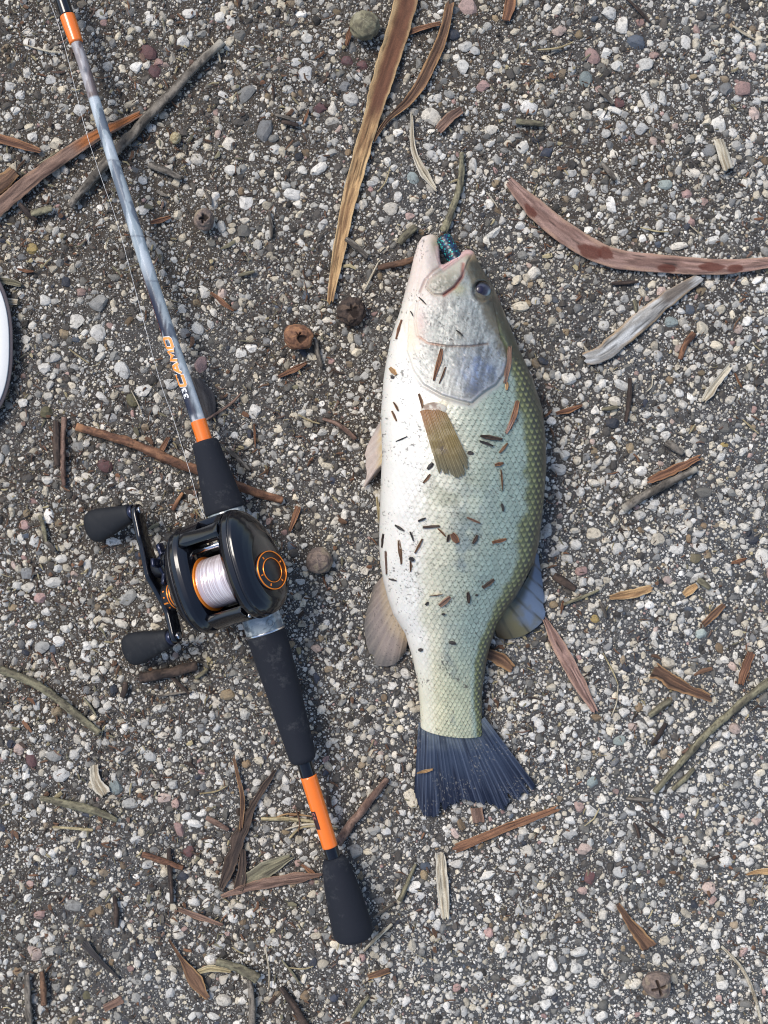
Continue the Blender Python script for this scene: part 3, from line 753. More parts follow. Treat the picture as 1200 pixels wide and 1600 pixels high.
    cheek = mixc(cheek, c(186, 178, 120), 0.5 * np.exp(-((PX - 716) / 12) ** 2 - ((PY - 452) / 9) ** 2))
    cheek = mixc(cheek, c(158, 142, 112), 0.85 * np.exp(-((PX - 680) / 8) ** 2 - ((PY - 380) / 17) ** 2))
    cheek = mixc(cheek, c(204, 196, 176), sstep(-1, 3, sm) * 0.75)
    cheek = mixc(cheek, c(122, 118, 100), 0.75 * sstep(-1, 4, sm) * sstep(418, 446, PY + 0.25 * (PX - 690)) * sstep(0.25, 0.6, fbm(PX / 4, PY / 4, 4, 62)))
    crease = [(688, 416), (676, 424), (664, 438), (656, 456)]
    dcr, _ = dist_poly(PX, PY, crease)
    cheek = mixc(cheek, c(150, 112, 98), 0.65 * np.exp(-(dcr / 1.8) ** 2))
    cheek = mixc(cheek, c(146, 132, 112), 0.5 * np.exp(-((sm + 1.5) / 1.6) ** 2))
    cheek = mixc(cheek, c(150, 132, 104), 0.8 * sstep(722, 735, PX) * sstep(412, 400, PY))
    cheek = mixc(cheek, c(168, 96, 84), 0.8 * np.exp(-(drd / 2.8) ** 2) * sstep(400, 415, PY))
    cheek = mixc(cheek, c(222, 176, 168), 0.85 * np.exp(-(dlu / 4.5) ** 2))
    cheek = mixc(cheek, c(228, 190, 182), 0.8 * np.exp(-(d_notch / 5) ** 2) * (PY > 384))
    cheek = mixc(cheek, c(120, 96, 82), 0.7 * np.exp(-(dp / 1.6) ** 2) * sstep(664, 690, PX))
    cheek = mixc(cheek, c(206, 150, 120), 0.6 * np.exp(-(dp / 2.0) ** 2) * sstep(700, 680, PX) * (PY > 525))
    colr = mixc(colr, cheek, hdm)
    colr = mixc(colr, c(150, 142, 150), 0.5 * np.exp(-(((sd + 4) / 5) ** 2)) * (PY > 560) * sstep(640, 680, PX))
    colr = mixc(colr, c(208, 180, 120), 0.5 * np.exp(-((PX - 690) / 12) ** 2 - ((PY - 632) / 9) ** 2))
    # grains of dirt stuck to the wet skin
    dirt = sstep(0.80, 0.86, vnoise(PX / 2.3, PY / 2.3, 66)) * sstep(0.55, 0.70, fbm(PX / 26, PY / 26, 3, 67)) + sstep(0.82, 0.86, vnoise(PX / 1.5, PY / 1.5, 68)) * sstep(0.54, 0.68, fbm(PX / 16, PY / 16, 3, 69))
    colr = mixc(colr, c(72, 64, 54), np.clip(dirt, 0, 1) * 0.75)

    top = Wn(PX, PY, Z2)
    STEP = 6                                                  # underside, coarser columns but the same rim
    idx = np.arange(0, NT, STEP)
    bz = zm - np.minimum(T * prof * (0.45 + 0.55 * jaw) * (0.25 + 0.75 * lipr), zm - 0.0012)
    bx = Wn(PX, PY, zm); bx[..., 2] = bz
    bot = bx[:, idx[1:-1]]
    inner_cols = len(idx) - 2
    V = np.concatenate([top.reshape(-1, 3), bot.reshape(-1, 3)])
    kt = NR * NT
    it = np.arange(NR * NT).reshape(NR, NT); ib = kt + np.arange(NR * inner_cols).reshape(NR, inner_cols)
    full_b = np.concatenate([it[:, :1], ib, it[:, -1:]], 1)
    def quads(g, flip):
        a, b, d, e = g[:-1, :-1].ravel(), g[:-1, 1:].ravel(), g[1:, :-1].ravel(), g[1:, 1:].ravel()
        return np.stack([a, d, e, b] if flip else [a, b, e, d], 1)
    F = [quads(it, True), quads(full_b, False)]
    # close the mouth edge and the tail root
    def bridge(r, flip):
        a = it[r]; b = full_b[r]
        k = np.arange(len(a) - 1); i = np.arange(len(b) - 1)
        t1 = np.stack([a[k], a[k + 1], b[k // STEP]], 1); t2_ = np.stack([b[i], a[(i + 1) * STEP], b[i + 1]], 1)
        tr = np.concatenate([t1, t2_]); tr = tr[(tr[:, 0] != tr[:, 1]) & (tr[:, 1] != tr[:, 2]) & (tr[:, 0] != tr[:, 2])]
        return [tr if not flip else tr[:, ::-1]]
    F += bridge(0, False) + bridge(NR - 1, True)
    cb = colr[:, idx[1:-1]].copy()
    cols = np.concatenate([colr.reshape(-1, 3), cb.reshape(-1, 3)])
    put("body", mesh_np("body", V - org, F, M_FISH, cols), parent=root)

    def surf_z(px, py):
        dd = (PX - px) ** 2 + (PY - py) ** 2
        return float(Z2.ravel()[dd.argmin()])

    # ---- eye
    ez = surf_z(EX + 2, EY)
    n, m = 26, 40
    ph = np.linspace(0, np.pi * 0.62, n)[:, None]; t2 = np.linspace(0, 2 * np.pi, m, endpoint=False)[None]
    er = ER * 0.93
    ex_ = EX + er * np.sin(ph) * np.cos(t2); ey_ = EY + er * np.sin(ph) * np.sin(t2)
    ezz = ez - 0.0008 + er * S * 0.62 * (np.cos(ph) - 0.2) + 0 * t2 + 0.0
    rr = np.sin(ph) * (ph < np.pi / 2) + (ph >= np.pi / 2) * 1.0 + 0 * t2
    ec = mixc(np.broadcast_to(c(40, 39, 52), rr.shape + (3,)), c(72, 73, 88), sstep(0.3, 0.6, rr + 0.4 * (fbm(t2 * 2, rr * 5, 3, 3) - 0.5)))
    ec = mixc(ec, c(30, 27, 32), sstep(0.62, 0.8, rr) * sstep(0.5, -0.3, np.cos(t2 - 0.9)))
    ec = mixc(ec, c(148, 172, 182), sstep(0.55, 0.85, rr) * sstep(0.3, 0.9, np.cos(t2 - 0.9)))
    ec = mixc(ec, c(96, 84, 66), sstep(0.93, 1.0, rr))
    EV = Wn(ex_, ey_, ezz)
    eye = put("eye", mesh_np("eye", EV.reshape(-1, 3) - org, grid_faces(n, m, wrap=True), M_EYE, ec.reshape(-1, 3)), parent=root)
    ph = np.linspace(0, np.pi * 0.5, 12)[:, None]
    pxp = EX - 3.0 + 6.0 * np.sin(ph) * np.cos(t2); pyp = EY - 1.5 + 6.2 * np.sin(ph) * np.sin(t2)
    pz = ez - 0.0008 + er * S * 0.62 * 0.8 - 0.0003 + 0.0006 * np.cos(ph) + 0 * t2
    put("pupil", mesh_np("pupil", Wn(pxp, pyp, pz).reshape(-1, 3) - org, grid_faces(12, m, wrap=True), M_EYE, np.broadcast_to(c(34, 32, 56), (12 * m, 3))), parent=eye)

    # ---- fins
    def fin(name, base, edge_, nray, zfun, colfun, rag=0.02, rows_=70, amp=0.00035, power=1.0, thick=0.0005, mat=M_FIN):
        mcol = nray * 9 + 1
        B = catmull(base, mcol); E = catmull(edge_, mcol)
        v = np.linspace(0, 1, mcol)[None]; t = np.linspace(0, 1, rows_)[:, None]
        sd_ = abs(hash(name)) % 7 if False else len(name)
        ragl = 1 - rag * (vnoise(v * nray * 0.7, v * 0 + 3, sd_) + 0.8 * vnoise(v * nray * 3, v * 0, sd_ + 1) + 1.6 * sstep(0.72, 0.9, vnoise(v * nray * 1.3, v * 0 + 9, sd_ + 2))) * 2
        tt_ = t * ragl
        X = B[None, :, 0] * (1 - tt_) + E[None, :, 0] * tt_; Y = B[None, :, 1] * (1 - tt_) + E[None, :, 1] * tt_
        ray = 0.5 + 0.5 * np.cos(v * nray * 2 * np.pi + 0.6 * np.sin(v * 19))
        split = 0.5 + 0.5 * np.cos(v * nray * 4 * np.pi)
        rayz = ray ** 2.0 * (1 - 0.55 * t) + 0.5 * split ** 3 * sstep(0.45, 0.9, t)
        Zf = zfun(X, Y, t + 0 * v, v + 0 * t)
        seg = 0.00004 * np.cos(t * 150)
        top_ = Wn(X, Y, Zf + amp * rayz + seg * ray)
        th_ = thick * (1 - 0.6 * t) + 0 * v
        bo_ = Wn(X, Y, np.maximum(Zf - th_, 0.0006))
        cl = colfun(X, Y, t + 0 * v, v + 0 * t, np.clip(rayz, 0, 1))
        k = rows_ * mcol
        rim_ = np.concatenate([np.arange(mcol), np.arange(1, rows_) * mcol + mcol - 1, (rows_ - 1) * mcol + np.arange(mcol - 2, -1, -1), np.arange(rows_ - 2, 0, -1) * mcol])
        r2 = np.roll(rim_, -1)
        FF = [grid_faces(rows_, mcol, flip=True), grid_faces(rows_, mcol, off=k), np.stack([rim_, r2, r2 + k, rim_ + k], 1)]
        VV = np.concatenate([top_.reshape(-1, 3), bo_.reshape(-1, 3)]) - org
        return put(name, mesh_np(name, VV, FF, mat, np.concatenate([cl.reshape(-1, 3)] * 2)), parent=root)

    def tail_col(X, Y, t, v, ray):
        a = mixc(np.broadcast_to(c(120, 130, 138), t.shape + (3,)), c(66, 78, 100), sstep(0.0, 0.32, t + 0.15 * (fbm(X / 8, Y / 8, 3, 4) - 0.5)))
        a = mixc(a, c(32, 40, 62), sstep(0.35, 0.9, t))
        a = mixc(a, c(124, 136, 160), 0.55 * ray * sstep(0.25, 0.6, vnoise(v * 60, t * 2, 8)))
        a = mixc(a, c(26, 32, 52), 0.7 * sstep(0.55, 0.8, fbm(v * 24, t * 1.6, 3, 9)))
        a = mixc(a, c(180, 176, 168), 0.55 * sstep(0.80, 0.86, vnoise(X / 1.5, Y / 1.5, 10)) * sstep(0.4, 0.6, fbm(X / 30, Y / 30, 2, 11)))
        return a
    fin("tail_fin", [(654, 1128), (676, 1143), (704, 1149), (732, 1142), (757, 1120)],
        [(646, 1252), (664, 1283), (690, 1281), (706, 1268), (720, 1256), (742, 1260), (768, 1268), (794, 1270), (818, 1254), (841, 1232)], 26,
        lambda X, Y, t, v: 0.0108 - 0.0066 * t ** 0.8 + 0.0026 * np.sin(np.pi * v) * (1 - 0.5 * t) + 0.0012 * (fbm(v * 5, t, 2, 1) - 0.5), tail_col, rag=0.035, rows_=90, amp=0.0005)
    # bulge the tail's left edge outward like the photograph
    def anal_col(X, Y, t, v, ray):
        a = mixc(np.broadcast_to(c(212, 190, 160), t.shape + (3,)), c(176, 160, 150), sstep(0.1, 0.45, t))
        a = mixc(a, c(128, 122, 116), sstep(0.5, 1.0, t + 0.2 * (fbm(X / 10, Y / 10, 3, 6) - 0.5)))
        a = mixc(a, c(222, 206, 186), 0.45 * ray * (1 - 0.6 * t))
        a = mixc(a, c(206, 164, 88), 0.5 * sstep(0.75, 1.0, v) * (1 - t))
        return mixc(a, c(70, 64, 56), 0.6 * sstep(0.84, 0.9, vnoise(X / 1.6, Y / 1.6, 17)))
    fin("anal_fin", [(600, 898), (604, 918), (612, 946), (624, 974), (638, 992)], [(582, 918), (569, 972), (572, 1012), (586, 1042), (612, 1043), (634, 1020)], 11,
        lambda X, Y, t, v: np.interp(Y, [890, 1000], [0.018, 0.012]) * (1 - t) + 0.0035 * t + 0.001 * np.sin(v * 9), anal_col, rag=0.02)
    def pelv_col(X, Y, t, v, ray):
        a = mixc(np.broadcast_to(c(240, 214, 160), t.shape + (3,)), c(236, 216, 202), sstep(0.2, 0.6, t))
        a = a * (1 + 0.35 * (fbm(X / 4, Y / 7, 3, 74) - 0.5))[..., None]
        return mixc(a, c(248, 238, 226), 0.5 * ray)
    fin("pelvic_fin", [(601, 650), (605, 672), (605, 700), (602, 722)], [(588, 668), (572, 700), (568, 722), (572, 742), (567, 764), (592, 738)], 7,
        lambda X, Y, t, v: 0.021 * (1 - t) + 0.0045 * t, pelv_col, rag=0.02, amp=0.0003)
    def dors_col(X, Y, t, v, ray):
        a = mixc(np.broadcast_to(c(86, 92, 92), t.shape + (3,)), c(134, 152, 178), sstep(0.1, 0.35, t))
        a = mixc(a, c(140, 132, 96), sstep(0.55, 0.8, v + 0.25 * (fbm(X / 12, Y / 12, 3, 6) - 0.5)))
        a = mixc(a, c(96, 84, 62), sstep(0.75, 0.95, v))
        return mixc(a, c(78, 74, 58), sstep(0.5, 0.95, ray) * 0.8)
    fin("dorsal_fin", [(836, 862), (829, 892), (812, 922), (792, 952), (772, 978)], [(842, 866), (848, 910), (853, 948), (852, 968), (832, 988), (800, 1000), (776, 996)], 7,
        lambda X, Y, t, v: 0.017 * (1 - t) + 0.0042 * t, dors_col, rag=0.02, amp=0.0006)
    def pec_col(X, Y, t, v, ray):
        a = mixc(np.broadcast_to(c(214, 124, 28), t.shape + (3,)), c(178, 150, 80), sstep(0.05, 0.55, t + 0.35 * v))
        a = mixc(a, c(140, 132, 104), sstep(0.45, 1.0, t))
        a = mixc(a, c(198, 186, 146), 0.5 * ray)
        a = mixc(a, c(84, 72, 52), 0.6 * (1 - ray) * (1 - 0.5 * t))
        return mixc(a, c(74, 58, 62), 0.75 * np.exp(-((X - 692) / 7) ** 2 - ((Y - 700) / 11) ** 2) * sstep(0.35, 0.6, fbm(X / 5, Y / 5, 3, 20)))
    zlist = np.array([[surf_z(a_, b_) for a_ in range(640, 751, 10)] for b_ in range(630, 761, 10)])
    def pec_z(X, Y, t, v):
        fx = np.clip((X - 640) / 10, 0, 10.99); fy = np.clip((Y - 630) / 10, 0, 12.99)
        ix = fx.astype(int); iy = fy.astype(int); fx -= ix; fy -= iy
        z = (zlist[iy, ix] * (1 - fx) + zlist[iy, ix + 1] * fx) * (1 - fy) + (zlist[iy + 1, ix] * (1 - fx) + zlist[iy + 1, ix + 1] * fx) * fy
        return z + 0.0012 + 0.0016 * np.sin(np.pi * np.clip(t, 0, 1)) + 0.0004
    fin("pectoral_fin", [(656, 642), (668, 640), (684, 640), (698, 646)], [(686, 742), (700, 750), (718, 750), (731, 742), (734, 722)], 12, pec_z, pec_col, rag=0.03, amp=0.0003, mat=M_PEC, thick=0.0002)
    # fleshy root of the pectoral fin
    n, m = 14, 24
    ph = np.linspace(0, np.pi / 2, n)[:, None]; t2 = np.linspace(0, 2 * np.pi, m, endpoint=False)[None]
    X = 678 + 21 * np.sin(ph) * np.cos(t2); Y = 639 + 11 * np.sin(ph) * np.sin(t2)
    Zr = pec_z(X, Y, 0 * X, 0 * X) - 0.0022 + 0.0024 * np.cos(ph)
    cc = mixc(np.broadcast_to(c(214, 206, 188), X.shape + (3,)), c(150, 128, 110), sstep(0.4, 0.65, fbm(X / 6, Y / 6, 3, 31)))
    put("fin_root", mesh_np("fin_root", Wn(X, Y, Zr).reshape(-1, 3) - org, grid_faces(n, m, wrap=True), M_FISH, cc.reshape(-1, 3)), parent=root)
    return root, surf_z

M_PEC = attr_mat("pectoral_membrane", rough=0.4, coat=0.3, bump=0.1, bscale=2200, var=0.15, transl=0.25, alpha=0.74)
M_EYE = attr_mat("fish_eye", rough=0.3, coat=0.25, bump=0.0, var=0.08, coat_rough=0.15)
fish, fish_z = build_fish()

# soft lure in the mouth
def build_lure():
    m_l, nt, b = new_mat("glitter_rubber")
    geo = nt.nodes.new("ShaderNodeNewGeometry")
    v = nt.nodes.new("ShaderNodeTexVoronoi"); v.inputs["Scale"].default_value = 1050; v.inputs["Randomness"].default_value = 1.0
    nt.links.new(geo.outputs["Position"], v.inputs["Vector"])
    cr = nt.nodes.new("ShaderNodeValToRGB")
    cr.color_ramp.interpolation = 'CONSTANT'
    e = cr.color_ramp.elements
    e[0].position = 0.0; e[0].color = (0.006, 0.010, 0.022, 1); e[1].position = 0.62; e[1].color = (0.006, 0.045, 0.085, 1)
    for p, q in ((0.76, (0.012, 0.20, 0.19, 1)), (0.84, (0.012, 0.03, 0.11, 1)), (0.94, (0.03, 0.45, 0.36, 1))):
        k = e.new(p); k.color = q
    sp = nt.nodes.new("ShaderNodeSeparateColor"); nt.links.new(v.outputs["Color"], sp.inputs[0]); nt.links.new(sp.outputs[0], cr.inputs[0])
    nt.links.new(cr.outputs[0], b.inputs["Base Color"]); b.inputs["Roughness"].default_value = 0.38; setin(b, "Coat Weight", 0.15)
    a = np.array(W(690, 368, 0.0115)); d = np.array(W(726, 428, 0.0135)) - a
    Ln = np.linalg.norm(d); d /= Ln
    up = np.array([0, 0, 1.0]); s_ = np.cross(d, up); s_ /= np.linalg.norm(s_); up = np.cross(s_, d)
    n, m = 46, 28
    t = np.linspace(0, 1, n); th = np.linspace(0, 2 * np.pi, m, endpoint=False)
    R = 0.0052 * np.sqrt(np.clip(1 - (1 - np.clip(t / 0.10, 0, 1)) ** 2, 0.02, 1)) * (1 + 0.012 * np.cos(t * 70))
    c_ = a[None] + d[None] * (t * Ln)[:, None]
    V = c_[:, None] + R[:, None, None] * (np.cos(th)[None, :, None] * s_ + np.sin(th)[None, :, None] * up)
    V = np.concatenate([V.reshape(-1, 3), c_[:1], c_[-1:]])
    i = np.arange(m); j = (i + 1) % m
    F = [grid_faces(n, m, wrap=True), np.stack([j, i, np.full(m, n * m)], 1), np.stack([i + (n - 1) * m, j + (n - 1) * m, np.full(m, n * m + 1)], 1)]
    put_centred("fishing_lure", V, F, m_l, None, label="black soft lure with teal glitter held in the open mouth", cat="lure")
build_lure()

# ------------------------------------------------------------------ fishing rod
# axis as (py, px, z); radius in photo pixels, perpendicular to the rod
AX = np.array([(-560, -95, 0.012), (-300, -4, 0.020), (0, 97, 0.026), (108, 133, 0.027), (225, 168.5, 0.028), (345, 207, 0.029), (435, 235, 0.0295), (526, 265, 0.030), (640, 304, 0.0300), (692, 321, 0.0298), (795, 351, 0.0295),
               (890, 383, 0.0293), (990, 416, 0.0288), (1090, 446, 0.0270), (1190, 475, 0.025), (1268, 499, 0.0235), (1343, 522, 0.022), (1468, 555, 0.020)])
def axis(py):
    py = np.asarray(py, float)
    # smooth interpolation of the control points
    xs = np.interp(py, AX[:, 0], AX[:, 1]); zs = np.interp(py, AX[:, 0], AX[:, 2])
    k = 18.0
    acc = 0; az = 0
    for d in (-1, -0.5, 0, 0.5, 1):
        acc = acc + np.interp(py + d * k, AX[:, 0], AX[:, 1]); az = az + np.interp(py + d * k, AX[:, 0], AX[:, 2])
    return acc / 5, az / 5

rod = empty("fishing_rod", W(383, 890, 0.0), "fishing rod with grey camouflage blank, orange bands and black foam grips", "fishing rod")
ROD_O = np.array(rod.location)

def rod_frame(py):
    x, z = axis(py)
    c = Wn(x, py, z)
    x2, z2 = axis(np.asarray(py) - 1.0); x1, z1 = axis(np.asarray(py) + 1.0)
    d = Wn(x2, np.asarray(py) - 1.0, z2) - Wn(x1, np.asarray(py) + 1.0, z1)
    d /= np.linalg.norm(d, axis=-1, keepdims=True)
    s = np.cross(d, np.array([0, 0, 1.0])); s /= np.linalg.norm(s, axis=-1, keepdims=True)
    u = np.cross(s, d)
    return c, d, s, u, (H - z) / H * S

def rod_part(name, prof, mat, n=60, m=40, colfun=None, smooth_prof=True, parent=None, caps=True, flat=1.0):
    prof = np.array(prof, float)
    py = np.linspace(prof[0, 0], prof[-1, 0], n)
    py = np.unique(np.concatenate([py, prof[:, 0]])); n = len(py)
    r = np.interp(py, prof[:, 0], prof[:, 1])
    c, d, s, u, k = rod_frame(py)
    th = np.linspace(0, 2 * np.pi, m, endpoint=False)
    V = c[:, None] + (r * k)[:, None, None] * (np.cos(th)[None, :, None] * s[:, None] + flat * np.sin(th)[None, :, None] * u[:, None])
    F = [grid_faces(n, m, wrap=True, flip=True)]
    VV = V.reshape(-1, 3)
    if caps:
        VV = np.concatenate([VV, c[:1], c[-1:]])
        i = np.arange(m); j = (i + 1) % m
        F += [np.stack([i, j, np.full(m, n * m)], 1), np.stack([j + (n - 1) * m, i + (n - 1) * m, np.full(m, n * m + 1)], 1)]
    cols = None
    if colfun is not None:
        cc = colfun(py[:, None] + 0 * th[None], th[None] + 0 * py[:, None])
        cols = np.concatenate([cc.reshape(-1, 3), cc[0, :1], cc[-1, :1]]) if caps else cc.reshape(-1, 3)
    return put(name, mesh_np(name, VV - ROD_O, F, mat, cols), parent=parent or rod)

def camo(py, th):
    """printed camouflage: pale grey ground with slate and brown bark shapes"""
    def c(r, g, b): return lin((r, g, b)) * 0.78
    x = np.cos(th) * 1.0; q = py / 26.0
    sk = py / 20.0 + 1.1 * np.sin(th) + 0.7 * x
    ca = mixc(np.broadcast_to(c(176, 186, 190), py.shape + (3,)), c(152, 166, 174), sstep(0.4, 0.62, fbm(py / 70, x * 1.2 + 3, 3, 3)))
    big = fbm(sk * 0.55, x * 0.9 + th * 0.25, 4, 11)
    ca = mixc(ca, c(98, 108, 122), sstep(0.56, 0.60, big) * 0.85)
    ca = mixc(ca, c(206, 214, 220), sstep(0.40, 0.36, big) * 0.7)
    # dark brushwork low on the blank, on the side with the lettering
    lowm = sstep(400, 470, py) * sstep(662, 640, py)
    lean = sstep(0.55, -0.25, x + 0.9 * (fbm(py / 9.0 + x * 2.5, x * 1.0 + 2, 4, 23) - 0.5))
    ca = mixc(ca, c(40, 46, 66), lowm * lean * sstep(0.25, 0.40, fbm(sk * 0.8, x + 9, 3, 29) + 0.12))
    # brown see-through stretch near the top band
    upm = sstep(60, 66, py) * (1 - sstep(152, 156, py))
    br = mixc(np.broadcast_to(c(150, 142, 142), py.shape + (3,)), c(112, 98, 96), sstep(0.45, 0.58, fbm(py / 22, x * 0.8 + 5, 3, 31)))
    br = mixc(br, c(188, 186, 188), sstep(0.55, 0.62, fbm(py / 30, x + 8, 3, 37)) * 0.7)
    ca = mixc(ca, br, upm)
    dot = np.exp(-((py - 113) / 5) ** 2 - ((x - 0.05) / 0.35) ** 2)
    ca = mixc(ca, c(76, 82, 96), np.clip(dot * 1.6, 0, 1) * 0.8)
    # narrow dark rings of print seam
    for p0 in (253, 371, 441):
        ca = mixc(ca, c(92, 100, 112), 0.7 * np.exp(-((py - p0 - 3 * x) / 1.3) ** 2))
    ca = mixc(ca, c(226, 226, 226), 0.7 * sstep(646, 652, py) * sstep(0.4, 0.6, fbm(py / 10, x * 2, 3, 43)))
    # stitched red and black line on the far side of the lettering
    line = np.exp(-((x + 0.93) / 0.05) ** 2) * sstep(415, 430, py) * sstep(530, 520, py)
    ca = mixc(ca, np.where((np.floor(py / 1.6) % 2)[..., None] > 0, c(150, 60, 54), c(24, 24, 30)), np.clip(line, 0, 1) * (np.sin(th) > -0.2))
    return ca
M_BLANK = attr_mat("camo_print", rough=0.55, coat=0.08, bump=0.0, bscale=1500, var=0.06, coat_rough=0.1)
def seat_col(py, th):
    def c(r, g, b): return lin((r, g, b)) * 0.72
    x = th * 1.2
    a = mixc(np.broadcast_to(c(168, 180, 184), py.shape + (3,)), c(118, 130, 138), sstep(0.42, 0.6, fbm(py / 14, x, 4, 53)))
    a = mixc(a, c(216, 222, 220), sstep(0.55, 0.66, fbm(py / 9 + x * 0.7, x * 1.7, 4, 57)))
    vein = abs(fbm(py / 12 + x, x * 1.4 - py / 20, 3, 61) - 0.5)
    return mixc(a, c(86, 98, 108), sstep(0.035, 0.0, vein) * 0.8)

rod_part("blank", [(-560, 7.2), (-300, 7.8), (0, 8.4), (108, 8.6), (250, 9.0), (400, 10.2), (520, 10.8), (650, 11.2), (700, 11.4)], M_BLANK, n=760, m=44, colfun=camo)
rod_part("thread_wrap", [(-60, 8.6), (-56, 10.4), (0, 11.0), (24, 11.2), (26, 8.6)], M_BLACK, n=30)
rod_part("orange_band", [(24.5, 9.0), (25.5, 12.0), (40, 11.9), (60, 11.0), (66, 10.6), (68, 8.8)], M_ORANGE, n=30)
rod_part("orange_band", [(657, 11.2), (658, 12.4), (676, 12.3), (696, 12.3), (697, 11.2)], M_ORANGE, n=30)
rod_part("fore_grip", [(688, 11.5), (689, 17), (690.5, 19.5), (694, 20.8), (720, 23.2), (760, 28), (785, 31), (795, 32), (798, 31.4), (799, 27)], M_FOAM, n=60, m=56)
rod_part("reel_seat", [(797, 25), (798, 29), (802, 30), (830, 27), (880, 25.5), (930, 25.5), (955, 28.5), (962, 30.5), (986, 31.0), (988, 30.8)], M_SEAT if False else attr_mat("seat_print", rough=0.2, coat=0.7, bump=0.0, var=0.06, coat_rough=0.06), n=120, m=64, colfun=seat_col)
rod_part("seat_ring", [(985.5, 30.9), (986, 31.8), (988, 31.9), (989, 31.0)], M_CHROME, n=8, m=56)
rod_part("rear_grip", [(987.5, 22), (988, 30.2), (990, 30.8), (1010, 30.6), (1080, 27.0), (1140, 23.8), (1172, 22.2), (1182, 21.4), (1187, 19.5), (1190, 16), (1190.5, 10)], M_FOAM, n=70, m=56)
rod_part("handle_shaft", [(1186, 12.0), (1215, 12.0), (1300, 11.8), (1345, 11.8)], M_BLACK, n=40)
sleeve = rod_part("orange_sleeve", [(1212, 12.0), (1212.6, 13.0), (1230, 12.9), (1300, 12.6), (1322, 12.4), (1323, 11.8)], M_ORANGE, n=40)
rod_part("butt_grip", [(1339, 10), (1340, 15.5), (1343, 18.5), (1352, 21.5), (1380, 26), (1410, 29.2), (1440, 31.2), (1452, 31.5), (1460, 30.5), (1465, 27), (1468, 20), (1469, 8)], M_FOAM, n=70, m=56)

def wrap_text(name, body, py0, py1, height, side, mat, parent, lift=0.00012, shear=0.0, bold=0.0, spacing=1.0):
    """letters lying on the rod: reading direction runs from py0 to py1, tops towards smaller 'side' angle"""
    cu = bpy.data.curves.new(name, 'FONT')
    cu.body = body; cu.size = 1.0; cu.offset = bold; cu.shear = shear; cu.space_character = spacing; cu.resolution_u = 3
    tmp = bpy.data.objects.new(name, cu); COL.objects.link(tmp)
    dg = bpy.context.evaluated_depsgraph_get()
    me = bpy.data.meshes.new_from_object(tmp.evaluated_get(dg))
    bpy.data.objects.remove(tmp); bpy.data.curves.remove(cu)
    bm = bmesh.new(); bm.from_mesh(me)
    bmesh.ops.triangulate(bm, faces=bm.faces[:])
    for _ in range(2):
        bmesh.ops.subdivide_edges(bm, edges=[e for e in bm.edges if e.calc_length() > 0.12], cuts=1, use_grid_fill=False)
        bmesh.ops.triangulate(bm, faces=bm.faces[:])
    bm.to_mesh(me); bm.free()
    co = np.array([v.co[:] for v in me.vertices])
    w = co[:, 0]; w = (w - w.min()) / (w.max() - w.min()); h = co[:, 1]; h = (h - h.min()) / (h.max() - h.min()) - 0.5
    py = py0 + (py1 - py0) * w
    c, d, s, u, k = rod_frame(py)
    r = np.interp(py, [400, 520, 650, 1212, 1322], [10.2, 10.8, 11.2, 13.0, 12.5])
    ang = side - h * height / r * (1 if py1 < py0 else -1) * -1
    V = c + ((r * k + lift)[:, None]) * (np.cos(ang)[:, None] * s + np.sin(ang)[:, None] * u)
    for v, p in zip(me.vertices, V - ROD_O): v.co = p
    me.materials.clear(); me.materials.append(mat)
    me.update()
    return put(name, me, parent=parent)
M_LETTER = plain_mat("orange_ink", (0.86, 0.30, 0.05), rough=0.4, var=0.1, bscale=900)
M_LETTERW = plain_mat("white_ink", (0.75, 0.75, 0.74), rough=0.4)
LS = math.radians(116)
